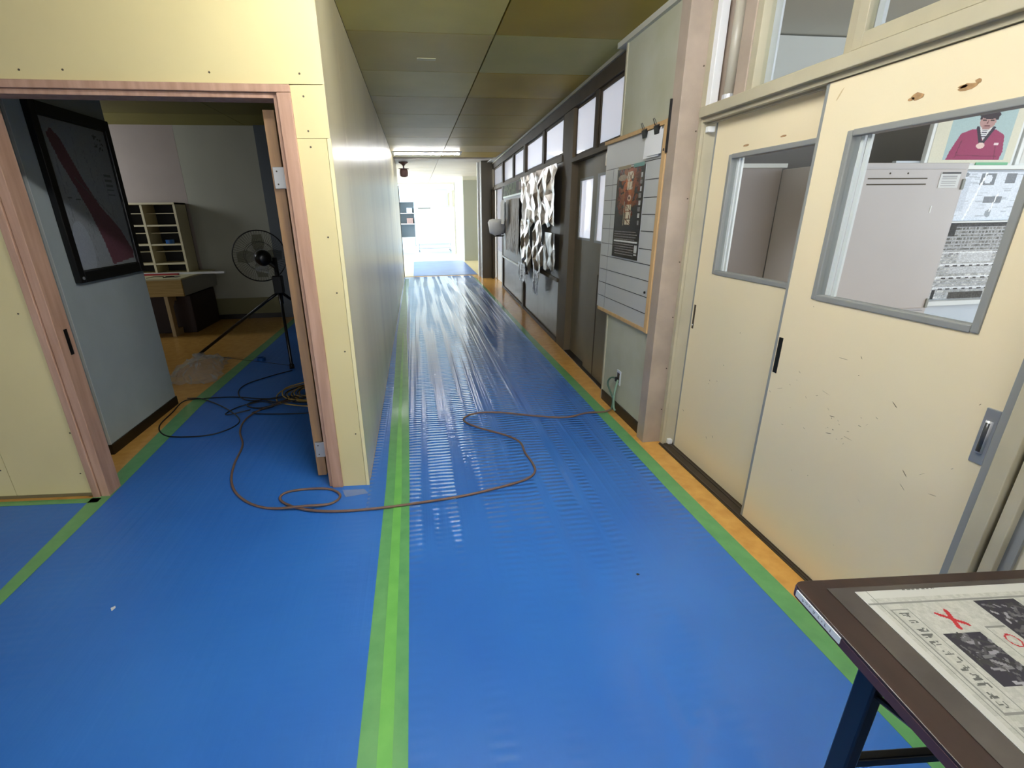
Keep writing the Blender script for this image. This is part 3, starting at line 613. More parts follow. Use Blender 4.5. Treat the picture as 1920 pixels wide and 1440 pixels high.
# ============================================================ LIGHT FITTINGS
def tube_light(x0, x1, y, label, tm_=None):
    t = thing('ceiling_light', ((x0+x1)/2, y, CE), label, 'ceiling light', 'tube lights across the corridor ceiling')
    obj('housing', B(x0, x1, y-0.045, y+0.045, CE-0.028, CE, bev=0.004), M_white, t)
    obj('tube', MB().tube([(x0+0.05, y, CE-0.045), (x1-0.05, y, CE-0.045)], 0.016, 12), tm_ or M_tube, t, smooth=True)
    for xx in (x0+0.02, x1-0.05): obj('socket', B(xx, xx+0.03, y-0.018, y+0.018, CE-0.065, CE-0.02, bev=0.003), M_white, t)
    return t
tube_light(-0.36, 0.97, 10.0, 'lit fluorescent tube across the ceiling near the corridor end', M_tube2)
tube_light(-0.36, 0.97, 1.49, 'fluorescent tube on the ceiling just over the camera, above the frame')

tube_light(-0.36, 0.97, -0.9, 'added fill tube on the ceiling just behind the camera', M_tube2)  # added out of view as fill for the foreground floor
tube_light(-0.36, 0.97, -3.4, 'added fill tube on the ceiling well behind the camera', M_tube2)  # second unseen tube, added as fill from further back
bell = thing('pendant_fitting', (-0.195, 12.45, 2.74), 'round brown fitting hanging from the ceiling near the far end', 'pendant')
Mbr = mat('fitting_brown', (110, 84, 80), 0.5)
obj('mount', MB().lathe([(0.03, -0.08), (0.05, -0.05), (0.11, -0.02), (0.11, 0)], (-0.195, 12.45, 2.74), 'z', 20), Mbr, bell, smooth=True)
obj('stem', MB().tube([(-0.195, 12.45, 2.60), (-0.195, 12.45, 2.68)], 0.018, 10), Mbr, bell)
obj('body', MB().lathe([(0.05, -0.33), (0.09, -0.31), (0.10, -0.24), (0.09, -0.17), (0.05, -0.14)], (-0.195, 12.45, 2.74), 'z', 20), mat('fitting_brown2', (128, 98, 92), 0.5), bell, smooth=True)
obj('rim', MB().lathe([(0.12, -0.155), (0.12, -0.145)], (-0.195, 12.45, 2.74), 'z', 20), Mbr, bell)

# ============================================================ FAR HALL
wb = thing('whiteboard', (0.8, 22.0, 0), 'white mobile board on casters glowing in the far hall', 'whiteboard')
obj('board', B(0.03, 1.60, 21.98, 22.01, 0.36, 1.86, bev=0.008), mat('board_white', (245, 248, 248), 0.4), wb)
obj('frame', MB().tube([(0.0, 22, 0.33), (1.63, 22, 0.33), (1.63, 22, 1.90), (0.0, 22, 1.90)], 0.02, 8, closed=True), M_metalw, wb)
for x in (0.12, 1.5):
    obj('leg', MB().tube([(x, 22.0, 0.33), (x, 22.0, 0.10)], 0.018, 8), M_metal, wb)
    f_ = obj('foot', MB().tube([(x, 21.65, 0.10), (x, 22.35, 0.10)], 0.02, 8), M_metal, wb)
    for yv in (21.67, 22.33): obj('caster', MB().lathe([(0.035, -0.015), (0.035, 0.015)], (x, yv, 0.041), 'x', 14), M_black, f_)
obj('cross_bar', MB().tube([(0.12, 22.0, 0.14), (1.5, 22.0, 0.14)], 0.014, 8), M_metal, wb)
obj('pen_tray', B(0.15, 0.7, 21.93, 21.98, 1.80, 1.84), mat('tray_grey', (110, 112, 110), 0.5), wb)
fs = thing('open_shelf', (-0.3, 26.2, 0), 'dark open shelving seen left of the white mobile board', 'shelf')
obj('back', B(-0.9, -0.02, 26.45, 26.5, 0.4, 2.2), mat('shelf_darkgrey', (84, 92, 96), 0.6), fs)
for z in (0.42, 1.1, 1.62, 2.18): obj('shelf_board', B(-0.9, -0.02, 26.1, 26.45, z, z+0.03), M_metalw, fs)
for x in (-0.92, -0.04): obj('side', B(x, x+0.03, 26.1, 26.5, 0.0, 2.2), mat('shelf_side', (120, 128, 130), 0.6), fs)
tag(obj('storage_box', B(-0.42, -0.10, 26.15, 26.4, 1.13, 1.4, bev=0.01), mat('box_brown', (120, 96, 88), 0.6)), 'brownish box on the dark open shelving', 'box')
tag(obj('storage_box', B(-0.40, -0.12, 26.15, 26.4, 1.66, 1.9, bev=0.01), mat('box_bluewhite', (170, 190, 206), 0.5)), 'bluish white box on the dark open shelving', 'box')

# ============================================================ NOTICE BOARD and things on it
nb = thing('notice_board', (1.54, 3.43, 0.78), 'tall white ruled board in a pine frame on the grey wall', 'notice board')
obj('board', B(1.528, 1.546, 2.975, 3.915, 0.79, 2.04), mat('board_greywhite', (190, 192, 190), 0.3, var=0.05, vscale=2), nb)
obj('frame_side', B(1.505, 1.546, 2.93, 2.975, 0.77, 2.065), M_pine, nb, bevel=0.003)
obj('frame_top', B(1.510, 1.546, 2.975, 3.93, 2.04, 2.065), M_pine, nb, bevel=0.002)
obj('frame_bottom', B(1.520, 1.546, 2.975, 3.88, 0.765, 0.79), M_pine, nb, bevel=0.002)
for z in (1.86, 1.747, 1.638, 1.533, 1.426, 1.312, 1.214, 1.108, 1.0, 0.889): obj('ruled_line', B(1.5268, 1.528, 2.978, 3.90, z-0.0022, z+0.0022), M_black, nb)
obj('ruled_line', B(1.5268, 1.528, 3.75, 3.753, 0.80, 1.86), mat('line_grey', (130, 132, 130), 0.6), nb)
obj('hanger_rod', B(1.50, 1.512, 2.915, 2.925, 1.88, 2.16), M_black, nb)
obj('knot', MB().lathe([(0.008, -0.001), (0.008, 0.001)], (1.5045, 2.952, 1.90), 'x', 10), M_screw, nb)
obj('magnet', MB().lathe([(0.008, -0.004), (0.008, 0.004)], (1.524, 3.05, 1.03), 'x', 10), M_black, nb)
# concert poster
cv = Canvas(70, 105, (26, 20, 20))
for _ in range(240):
    a, b = rng.rand(), rng.rand(); d = math.hypot((a-.45)/.42, (b-.22)/.36)
    if d < 1: cv.ell(a, b, .035+.03*rng.rand(), .02+.03*rng.rand(), (64+120*(1-d)+24*rng.rand(), 38+72*(1-d), 22+34*(1-d)))
cv.ell(0.22, 0.10, 0.16, 0.035, (150, 132, 112)); cv.ell(0.46, 0.10, 0.07, 0.05, (196, 176, 150)); cv.ell(0.42, 0.32, 0.08, 0.08, (110, 52, 28))
for i, (yy0, h_) in enumerate(((0.05, .07), (0.15, .09), (0.40, .07), (0.48, .07), (0.56, .06))):
    cv.rect(0.42, yy0, 0.62, yy0+h_, (206, 190, 160))
    for _ in range(3): cv.line(0.42+.2*rng.rand(), yy0, 0.42+.2*rng.rand(), yy0+h_, .008, (110, 70, 50))
cv.ell(0.52, 0.33, 0.065, 0.035, (206, 170, 140)); cv.ell(0.52, 0.33, 0.035, 0.018, (90, 40, 26))
cv.rect(0.34, 0.36, 0.375, 0.63, (150, 136, 110))
for i in range(8): cv.rect(0.84+0.03*rng.rand(), 0.08+i*0.07, 0.93, 0.08+i*0.07+0.045, (124, 120, 118) if i % 2 else (178, 178, 176))
for i in range(7): cv.rect(0.05, 0.70+i*0.028, 0.80+0.12*rng.rand(), 0.708+i*0.028, (120, 114, 110))
cv.rect(0.05, 0.80, 0.94, 0.818, (206, 204, 200))
for i in range(5): cv.rect(0.10, 0.84+i*0.028, 0.82, 0.848+i*0.028, (126, 120, 118))
for i in range(4): cv.rect(0.85, 0.84+i*0.03, 0.95, 0.862+i*0.03, (176, 176, 172))
cv.noise(26)
po = thing('poster', (1.52, 3.43, 1.23), 'dark poster with orange glow and vertical lettering taped to the ruled board', 'poster')
obj('sheet', B(1.521, 1.5225, 3.197, 3.655, 1.228, 1.846), M_paper, po)
printed('print', cv, (1.5203, 3.655, 1.846), (0, -0.458, 0), (0, 0, -0.618), M_printg, po)
obj('tape_piece', B(1.519, 1.520, 3.43, 3.64, 1.84, 1.862), mat('tape_tan', (150, 138, 112), 0.5), po)
obj('tape_piece', B(1.519, 1.520, 3.22, 3.38, 1.838, 1.862), mat('tape_teal', (110, 150, 140), 0.5), po)
for i, (y0, y1, z0, z1, xo, lb) in enumerate(((2.990, 3.17, 1.885, 2.02, 1.512, 'front white sheet clipped at the top right of the ruled board'), (3.03, 3.235, 1.875, 2.035, 1.518, 'rear white sheet peeking out left of the clipped front sheet'))):
    tag(obj('paper_sheet', MB().add([(xo, y1, z1), (xo, y0, z1), (xo-0.004, y0, z0), (xo-0.006, y1, z0), (xo+.001, y1, z1), (xo+.001, y0, z1), (xo-0.003, y0, z0), (xo-0.005, y1, z0)], [(0, 1, 2, 3), (4, 7, 6, 5), (0, 3, 7, 4), (1, 5, 6, 2), (0, 4, 5, 1), (3, 2, 6, 7)]), M_paper), lb, 'paper')
for i, (yc, lb) in enumerate(((3.235, 'black binder clip at the left of the clipped sheets'), (3.07, 'black binder clip over the middle of the clipped sheets'))):
    c_ = thing('binder_clip', (1.51, yc, 2.02), lb, 'clip')
    obj('jaw', MB().add([(1.498, yc-0.028, 2.045), (1.498, yc+0.028, 2.045), (1.52, yc+0.028, 2.06), (1.52, yc-0.028, 2.06), (1.508, yc-0.028, 2.0), (1.508, yc+0.028, 2.0), (1.512, yc+0.028, 2.0), (1.512, yc-0.028, 2.0)], [(0, 1, 2, 3), (4, 7, 6, 5), (0, 4, 5, 1), (1, 5, 6, 2), (2, 6, 7, 3), (3, 7, 4, 0)]), M_black, c_)
    obj('handle', MB().tube([(1.500, yc-0.014, 2.05), (1.482, yc-0.008, 2.085), (1.482, yc+0.008, 2.085), (1.500, yc+0.014, 2.05)], 0.002, 6), M_black, c_)
# outlet with cord plug
ou = thing('wall_outlet', (1.547, 3.39, 0.30), 'small wall outlet with a plug, low under the notice board', 'outlet')
obj('plate', B(1.540, 1.5475, 3.345, 3.415, 0.24, 0.36, bev=0.003), M_metalw, ou)
obj('socket', B(1.537, 1.541, 3.36, 3.40, 0.26, 0.34, bev=0.002), M_framedk, ou)

# ============================================================ BAYS: foil, grey paper, signs, bags
def crumple(y0, y1, z0, z1, ny, nz, amp, seed, jag=0.0, jagtop=0.0, lift=0.02):
    r = np.random.RandomState(seed); K = 7
    ph = r.rand(K)*6.28; ky = 5+r.rand(K)*14; kz = r.randn(K)*4
    vs = []; fs = []
    for j in range(nz+1):
        for i in range(ny+1):
            u, v = i/ny, j/nz
            zz0 = z0 + jag*abs(math.sin(u*9+seed))*(0.5+0.5*math.sin(u*23+seed)); yv = y0+(y1-y0)*u; zv = zz0+(z1-zz0)*v
            s_ = sum(abs(math.sin(ky[k_]*yv+kz[k_]*zv+ph[k_]))*(1.0/(1+k_*0.12)) for k_ in range(K))/K
            vs.append((-lift-amp*s_*1.5+r.randn()*0.002, yv, zv))
    for j in range(nz):
        for i in range(ny): a = j*(ny+1)+i; fs.append((a, a+1, a+ny+2, a+ny+1))
    return MB().add(vs, fs).map(fwm)
def facets(y0, y1, z0, z1, ny, nz, amp, seed, ragged=0.0, lift=0.03):
    r = np.random.RandomState(seed); g = {}
    for j in range(nz+1):
        for i in range(ny+1):
            jy = 0 if i in (0, ny) else (r.rand()-.5)*0.8; jz = 0 if j == nz else (r.rand()-.5)*0.8
            zb = z0+(ragged*r.rand() if j == 0 else 0)
            yv = y0+(y1-y0)*(i+jy)/ny; zv = zb+(z1-zb)*(j+(jz if j else 0))/nz
            g[i, j] = (-lift-abs(amp*math.sin(i*2.3+seed+j*0.35))-amp*0.9*r.rand(), yv, zv)
    vs = [g[i, j] for j in range(nz+1) for i in range(ny+1)]; fs = []
    for j in range(nz):
        for i in range(ny):
            a = j*(ny+1)+i
            fs += [(a, a+1, a+ny+2), (a, a+ny+2, a+ny+1)] if r.rand() < .5 else [(a, a+1, a+ny+1), (a+1, a+ny+2, a+ny+1)]
    return MB().add(vs, fs).map(fwm)
M_foil = mat('silver_foil', (176, 168, 162), 0.28, metal=0.88, var=0.2, vscale=3, bump=0.12, bscale=8)
M_foil2 = mat('grey_foil', (138, 134, 128), 0.32, metal=0.5, bump=0.2, bscale=12)
ib = thing('insulation_board', fwm(0, 6.7, 0.8), 'dark board in the bay before the silver foil', 'board')
obj('panel', FB(5.62, 7.92, 0.0, 0.03, 0.80, 2.09), mat('panel_dark', (72, 66, 58), 0.5), ib)
fo = thing('foil_sheet', fwm(-0.03, 6.7, 1.5), 'crumpled silver foil sheets hanging over the dark bay', 'foil')
obj('sheet', facets(5.68, 7.88, 1.34, 2.08, 20, 9, 0.032, 3, ragged=0.14), M_foil, fo)
obj('flap', facets(7.10, 7.88, 0.62, 1.46, 7, 9, 0.035, 5, ragged=0.14), M_foil, fo)
obj('flap', facets(6.30, 6.85, 0.66, 1.46, 6, 9, 0.035, 8, ragged=0.2), M_foil, fo)
obj('flap', facets(5.66, 6.22, 0.84, 1.32, 6, 5, 0.02, 12, ragged=0.05), M_foil2, fo)
gb = thing('display_board', fwm(0, 9.2, 0.7), 'grey display board with a green picture strip on top', 'board')
obj('panel', FB(8.06, 10.42, 0.0, 0.03, 0.70, 2.09), mat('panel_grey', (86, 82, 74), 0.5), gb)
cvg = Canvas(40, 8, (74, 84, 46)); cvg.noise(70, 2); cvg.rect(.72, .0, .84, 1, (60, 44, 32)); cvg.rect(.86, .1, .98, .8, (150, 130, 120))
printed('picture_strip', cvg, fwm(-0.004, 10.36, 2.08), Vector(fwm(0, 8.15, 0))-Vector(fwm(0, 10.36, 0)), (0, 0, -0.2), M_print, gb)
obj('strip_rail', FB(8.1, 10.36, -0.012, 0, 1.85, 1.88), mat('strip_green', (168, 180, 150), 0.4), gb)
tag(obj('draped_paper', crumple(8.25, 9.75, 0.86, 1.80, 36, 24, 0.03, 21, jag=0.10), mat('grey_paper', (160, 152, 142), 0.6)), 'wrinkled grey brown paper draped over the display board', 'paper', )
tag(obj('paper_sheet', crumple(9.30, 9.72, 1.36, 1.80, 10, 10, 0.015, 22, lift=0.13), mat('paper_grey', (182, 178, 172), 0.6)), 'grey paper sheet pinned left on the display board', 'paper')
tag(obj('paper_sheet', crumple(10.02, 10.42, 1.40, 1.78, 10, 10, 0.015, 23, lift=0.06), mat('paper_grey2', (172, 168, 168), 0.6)), 'small grey sheet at the left edge of the display board', 'paper')
ch = thing('paper_chain', fwm(-0.08, 9.92, 1.78), 'black beaded chain hanging between the grey sheets', 'chain')
for i in range(9): obj('bead', MB().lathe([(0.0, -0.022), (0.02, -0.01), (0.02, 0.01), (0.0, 0.022)], fwm(-0.08, 9.92, 1.76-i*0.048), 'z', 8), M_black, ch)
bag = thing('hanging_bag', (1.66, 10.2, 1.12), 'white plastic cover hanging beside the open doorway', 'bag')
prof = [(0.10, 0.0), (0.16, 0.05), (0.19, 0.14), (0.20, 0.24), (0.185, 0.30), (0.12, 0.315)]
mbg = MB().lathe(prof, (1.70, 10.25, 1.13), 'z', 18)
mbg.map(lambda x, y_, z: (1.70+(x-1.70)*0.95+0.012*math.sin(z*40+y_*30), y_, z+0.012*math.sin(x*60)))
obj('cover', mbg, mat('plastic_white', (248, 250, 252), 0.5), bag, smooth=True)
obj('tray', MB().lathe([(0.10, 0), (0.12, 0.02)], (1.73, 10.25, 1.10), 'z', 18), M_framedk, bag)
obj('bracket', B(1.74, 1.86, 10.2, 10.3, 1.25, 1.30), M_framedk, bag)
M_pl = mat('plastic_grey', (160, 164, 172), 0.3)
tag(obj('plastic_bag', crumple(7.30, 7.95, 0.50, 0.80, 14, 14, 0.05, 31, jag=0.10, lift=0.06), M_pl), 'grey plastic sheet sagging under the foil at the middle post', 'plastic sheet')
tag(obj('plastic_bag', crumple(6.38, 6.75, 0.46, 0.80, 12, 14, 0.05, 33, jag=0.16, lift=0.05), M_pl), 'narrow plastic sheet hanging under the torn foil', 'plastic sheet')

# open doorway in the far wall: bright glazed door leaf beyond
od = thing('door_8', fwm(0.2, 11.3, 0), 'bright doorway with a white framed glass door', 'door', kind='structure')
obj('leaf_frame', B(1.98, 2.02, 10.6, 10.75, 0, 2.1), M_white, od); obj('leaf_frame', B(1.98, 2.02, 11.95, 12.1, 0, 2.1), M_white, od)
obj('leaf_frame', B(1.98, 2.02, 10.75, 11.95, 0, 0.7), M_white, od)
obj('pane', B(1.995, 2.0, 10.75, 11.95, 0.7, 2.1), M_frost, od)
obj('handle_bar', B(1.96, 1.98, 10.95, 11.05, 1.1, 1.85), mat('handle_navy', (40, 44, 70), 0.4), od)
tag(obj('trim_8', B(1.87, 1.90, 12.0, 12.16, 0, 2.1), M_framedk), 'dark jamb of the bright far doorway', 'trim', kind='structure')

# ============================================================ LOCKER ROOM behind the big door window
pt = thing('partition', (2.1, 3.1, 0), 'grey partition of wardrobe backs seen through the further door window', 'partition')
for i, (x0, x1, mm) in enumerate(((1.80, 2.12, mat('locker_pinkgrey', (176, 164, 162), 0.5)), (2.125, 2.43, M_lockbk))): obj('panel', B(x0, x1, 3.10, 3.14, 0, 1.81), mm, pt)
obj('top_rail', B(1.80, 2.45, 3.08, 3.15, 1.81, 1.835), M_white, pt)
lk = thing('locker', (2.9, 2.85, 0), 'light grey steel locker seen through the big door window', 'locker')
obj('body', B(2.435, 3.325, 2.665, 3.10, 0, 1.80, bev=0.004), M_locker, lk)
dr_ = obj('door', B(2.46, 3.292, 2.650, 2.664, 0.93, 1.765, bev=0.003), M_locker, lk)
dr2 = obj('door', B(2.46, 3.292, 2.650, 2.664, 0.05, 0.91, bev=0.003), M_locker, lk)
for z in (1.714, 1.682, 1.640): 
    if z > 1.65: obj('vent_slot', B(2.64, 3.04, 2.6485, 2.651, z-0.003, z+0.003), M_framedk, dr_)
for z in (1.68, 0.96): obj('hinge', B(3.285, 3.305, 2.642, 2.664, z-0.03, z+0.03, bev=0.003), M_gasket, lk)
for x in (2.78, 2.90): obj('rivet', MB().lathe([(0.005, -0.001), (0.005, 0.002)], (x, 2.649, 1.742), 'y', 8), M_framedk, dr_)
cvt = Canvas(28, 18, (222, 224, 228)); cvt.rect(0.05, 0.0, 1, 0.12, (70, 72, 80))
for i in range(5): cvt.rect(0.1, 0.25+i*0.14, 0.85, 0.31+i*0.14, (170, 172, 180))
tg = tag(obj('paper_label', B(3.126, 3.262, 2.6478, 2.6495, 1.660, 1.748), M_paper), 'white printed slip stuck on the top right of the locker', 'label')
printed('print', cvt, (3.126, 2.6474, 1.748), (0.136, 0, 0), (0, 0, -0.088), M_print, tg)
obj('tape_mark', B(3.118, 3.126, 2.648, 2.650, 1.52, 1.56), M_white, dr_)
# wall board with portraits and clippings
db = thing('display_wall', (4.0, 3.15, 0), 'white panel wall with shelves behind the locker', 'wall panel')
obj('panel', B(3.35, 5.6, 3.17, 3.20, 0, 1.86), mat('panel_white', (216, 222, 232), 0.5), db)
obj('rail', B(3.35, 5.6, 3.10, 3.17, 1.800, 1.825), M_white, db)
obj('rail', B(3.35, 5.6, 3.12, 3.17, 1.442, 1.452), M_white, db)
obj('rail', B(3.35, 5.6, 3.10, 3.17, 0.835, 0.868), M_white, db)
tag(obj('dark_bag', MB().lathe([(0.30, 0), (0.32, 0.08), (0.22, 0.16), (0.05, 0.18)], (4.35, 2.78, 0.50), 'z', 16), mat('bag_dark', (84, 84, 88), 0.6), smooth=True), 'dark grey bundle below the news clippings', 'bag')
tag(obj('side_table', B(3.9, 4.8, 2.45, 3.1, 0.46, 0.50), M_white), 'pale low top under the dark grey bundle', 'table')
pf = thing('framed_photo', (3.9, 3.12, 1.85), 'framed photo of a person in a crimson blazer wearing a medal', 'framed photo')
obj('frame', B(3.535, 4.262, 3.135, 3.165, 1.826, 2.26), M_white, pf, bevel=0.003)
cv = Canvas(110, 100, (226, 222, 204))
cv.rect(0.16, 0.04, 0.90, 0.945, (176, 200, 204))
cr = (158, 52, 100)
cv.poly([(0.20, 0.945), (0.22, 0.80), (0.30, 0.50), (0.42, 0.43), (0.70, 0.43), (0.82, 0.52), (0.86, 0.80), (0.84, 0.945)], cr)
cv.poly([(0.48, 0.40), (0.66, 0.40), (0.58, 0.62)], (226, 226, 230))
for i in range(4): cv.rect(0.54, 0.44+i*0.035, 0.60, 0.455+i*0.035, (60, 54, 80))
cv.line(0.48, 0.40, 0.56, 0.66, 0.02, (42, 34, 60)); cv.line(0.67, 0.40, 0.58, 0.66, 0.02, (42, 34, 60))
cv.ell(0.57, 0.70, 0.05, 0.05, (236, 206, 200)); cv.rect(0.73, 0.65, 0.78, 0.69, (236, 214, 220))
cv.ell(0.575, 0.30, 0.095, 0.125, (186, 146, 144)); cv.rect(0.53, 0.36, 0.62, 0.43, (172, 130, 130))
cv.ell(0.58, 0.185, 0.125, 0.075, (50, 36, 52)); cv.rect(0.47, 0.18, 0.50, 0.27, (50, 36, 52)); cv.rect(0.655, 0.18, 0.69, 0.27, (50, 36, 52))
cv.rect(0.51, 0.275, 0.555, 0.287, (50, 32, 40)); cv.rect(0.60, 0.275, 0.645, 0.287, (50, 32, 40)); cv.rect(0.545, 0.365, 0.61, 0.377, (110, 60, 70)); cv.line(0.577, 0.29, 0.572, 0.335, 0.006, (126, 84, 90))
cv.line(0.33, 0.62, 0.30, 0.9, 0.006, (120, 34, 76)); cv.line(0.75, 0.7, 0.78, 0.92, 0.006, (120, 34, 76)); cv.line(0.3, 0.86, 0.8, 0.88, 0.006, (124, 38, 80))
cv.noise(8)
printed('photo', cv, (3.560, 3.1335, 2.215), (0.68, 0, 0), (0, 0, -0.375), M_print, pf)
obj('caption_strip', B(3.95, 4.215, 3.128, 3.134, 1.828, 1.846), mat('strip_green2', (110, 186, 140), 0.5), pf)
cv = Canvas(60, 60, (226, 226, 222)); cv.rect(0.12, 0.1, 0.95, 0.95, (60, 56, 60)); cv.ell(0.55, .35, .16, .16, (150, 120, 110)); cv.rect(.3, .55, .85, .95, (90, 90, 110))
pf2 = thing('framed_photo', (4.7, 3.12, 1.85), 'second framed photo cut off by the right picture edge', 'framed photo')
obj('frame', B(4.285, 5.02, 3.135, 3.165, 1.826, 2.26), M_white, pf2, bevel=0.003)
printed('photo', cv, (4.32, 3.1335, 2.215), (0.68, 0, 0), (0, 0, -0.375), M_print, pf2)
cv = Canvas(90, 60, (206, 212, 226))
for i in range(60):
    x0, y0 = rng.rand()*.95, rng.rand()*.95; cv.rect(x0, y0, x0+.04+.05*rng.rand(), y0+.02, (168, 174, 188))
cv.rect(0.36, 0.04, 0.50, 0.27, (60, 62, 74)); cv.rect(0.60, 0.04, 0.70, 0.24, (66, 66, 78)); cv.rect(0.45, 0.50, 0.62, 0.64, (66, 68, 80)); cv.ell(.43, .15, .04, .09, (210, 214, 226))
cv.rect(0.03, 0.05, 0.06, 0.5, (120, 126, 140)); cv.ell(0.21, 0.06, 0.025, 0.04, (90, 94, 104)); cv.rect(0.08, 0.12, 0.27, 0.80, (186, 192, 208)); cv.ell(0.53, .85, .03, .08, (120, 126, 136)); cv.line(0.40, 0.03, 0.30, 0.98, 0.008, (240, 244, 250)); cv.line(0.57, 0.45, 0.54, 0.8, 0.006, (240, 244, 250)); cv.noise(22)
nc = tag(obj('news_clipping', B(3.75, 4.62, 3.150, 3.165, 1.455, 1.787), M_paper), 'pale sheet of glossy newspaper clippings under the portraits', 'newspaper')
printed('print', cv, (3.75, 3.1495, 1.787), (0.87, 0, 0), (0, 0, -0.332), M_printg, nc)
cv = Canvas(90, 110, (176, 178, 184))
cv.rect(0.0, 0.0, 1, 0.05, (70, 70, 76))
for j in range(22):
    y0 = 0.05+j*0.043; d = 90 if j < 7 else 150
    for i in range(30):
        x0 = i/30; cv.rect(x0, y0+.006, x0+.02+.012*rng.rand(), y0+.03, (d+70*rng.rand(),)*3)
for j in (0.36, 0.52, 0.68, 0.83): cv.rect(0.25, j, 1, j+0.025, (232, 234, 240)); [cv.rect(0.3+i*0.08, j+0.02, 0.34+i*0.08, j+0.035, (60, 60, 66)) for i in range(9)]
cv.rect(0.22, 0.02, 0.30, 0.16, (44, 44, 50)); cv.rect(0.24, 0.86, 0.28, 0.99, (40, 40, 46)); cv.rect(0.42, 0.90, 0.78, 0.99, (70, 66, 64)); cv.rect(0.40, 0.38, 0.75, 0.50, (206, 208, 214)); cv.rect(0.36, 0.56, 0.98, 0.65, (200, 202, 208)); cv.noise(40)
nc2 = tag(obj('news_clipping', B(3.72, 4.60, 3.150, 3.165, 0.87, 1.438), M_paper), 'dense black and white newspaper pages on the lower board', 'newspaper')
printed('print', cv, (3.72, 3.1495, 1.438), (0.88, 0, 0), (0, 0, -0.568), M_print, nc2)

# ============================================================ SIDE ROOM CONTENTS
mp = thing('framed_map', (-2.18, 3.78, 1.16), 'black framed site map with a pink band, hanging on the grey pier', 'framed map')
y0, y1, z0, z1 = 3.40, 4.165, 1.163, 2.212
for b_ in ((y0, y0+0.055, z0, z1), (y1-0.055, y1, z0, z1), (y0+0.055, y1-0.055, z0, z0+0.07), (y0+0.055, y1-0.055, z1-0.07, z1)): obj('frame_bar', B(-2.189, -2.150, *b_), M_black, mp, bevel=0.004)
cv = Canvas(80, 110, (158, 160, 164))
for _ in range(26): a = rng.rand()*.9; cv.line(a, rng.rand(), a+.15*rng.rand(), rng.rand(), .003, (140, 142, 146))
cv.poly([(0.08, 0.10), (0.16, 0.06), (0.26, 0.12), (0.42, 0.36), (0.60, 0.56), (0.84, 0.72), (0.99, 0.90), (0.97, 0.96), (0.56, 0.99), (0.50, 0.80), (0.40, 0.60), (0.28, 0.42), (0.16, 0.26)], (118, 70, 84))
cv.line(0.30, 0.36, 0.75, 0.62, .004, (110, 110, 114))
for j in range(5): cv.glyph(0.78+0.04*(j % 3), 0.04+0.02*j, .1, .03, (90, 92, 94), .005)
for j in range(5): cv.rect(0.80, 0.32+j*.035, 0.93, 0.335+j*.035, (110, 112, 114))
cv.line(.1, .5, .35, .52, .004, (110, 112, 116)); cv.ell(0.16, 0.86, .14, .2, (172, 174, 184)); cv.noise(8)
printed('map_sheet', cv, (-2.170, y0+0.055, z1-0.075), (0, 0.655, 0), (0, 0, -(z1-z0-0.15)), M_print, mp)
obj('backing', B(-2.186, -2.174, y0+0.02, y1-0.02, z0+0.02, z1-0.02), M_dark, mp)
obj('glass', B(-2.162, -2.160, y0+0.055, y1-0.055, z0+0.07, z1-0.07), mat_clear('map_glass', gloss=1.3), mp)
obj('corner_screw', MB().lathe([(0.01, -0.003), (0.01, 0.003)], (-2.149, y0+0.03, z0+0.03), 'x', 10), M_metal, mp)

dk = thing('workbench', (-3.9, 7.4, 0), 'pale wooden bench with a deep box top in the side room', 'desk')
M_ply = mat('plywood_edge', (206, 178, 116), 0.6, var=0.25, vscale=6, stretch=(0.6, 6, 22), col2=(176, 146, 84))
obj('box_front', B(-4.7, -3.15, 6.88, 6.905, 0.56, 0.775), M_ply, dk)
obj('box_side', B(-3.175, -3.15, 6.905, 8.02, 0.56, 0.775), mat('bench_grey', (150, 150, 142), 0.6), dk)
obj('top', B(-4.7, -3.145, 6.875, 8.03, 0.775, 0.795), mat('bench_top', (206, 198, 160), 0.6), dk, bevel=0.003)
obj('box_bottom', B(-4.7, -3.175, 6.905, 8.02, 0.56, 0.575), M_dark, dk)
for lx in (-3.43, -4.35):
    lg = MB(); prof = [(6.92, 0.0), (7.9, 0.0), (7.9, 0.56), (6.92, 0.56)]; hole = [(7.05, 0.09), (7.75, 0.09), (7.78, 0.12), (7.78, 0.44), (7.75, 0.47), (7.05, 0.47), (7.02, 0.44), (7.02, 0.12)]
    lg.box(lx, lx+0.045, 6.92, 7.02, 0, 0.56); lg.box(lx, lx+0.045, 7.78, 7.9, 0, 0.56); lg.box(lx, lx+0.045, 7.02, 7.78, 0, 0.09); lg.box(lx, lx+0.045, 7.02, 7.78, 0.47, 0.56)
    lg.add([(lx+s_, a, b) for s_ in (0, 0.045) for a, b in ((7.02, 0.47), (7.02, 0.40), (7.09, 0.47))], [(0, 1, 2), (5, 4, 3), (1, 4, 5, 2)])
    obj('leg', lg, mat('leg_birch', (196, 176, 138), 0.6), dk)
tag(obj('storage_crate', B(-4.28, -3.2, 7.15, 7.99, 0.0, 0.53, bev=0.01), mat('crate_maroon', (44, 24, 20), 0.6)), 'dark maroon crate pushed under the bench', 'crate')
ps = thing('pigeonhole_shelf', (-3.9, 7.85, 0.8), 'small pale pigeonhole shelf standing on the bench against the wall', 'shelf')
M_birch = mat('birch', (212, 202, 170), 0.6)
x0s, x1s = -4.62, -3.38
for x in (x0s, -4.235, -3.845, x1s-0.03): obj('upright', B(x, x+0.03, 7.70, 8.04, 0.797, 1.762), M_birch, ps)
obj('top', B(x0s, x1s, 7.69, 8.04, 1.74, 1.765), M_birch, ps)
obj('back', B(x0s, x1s, 8.04, 8.05, 0.797, 1.765), M_dark, ps)
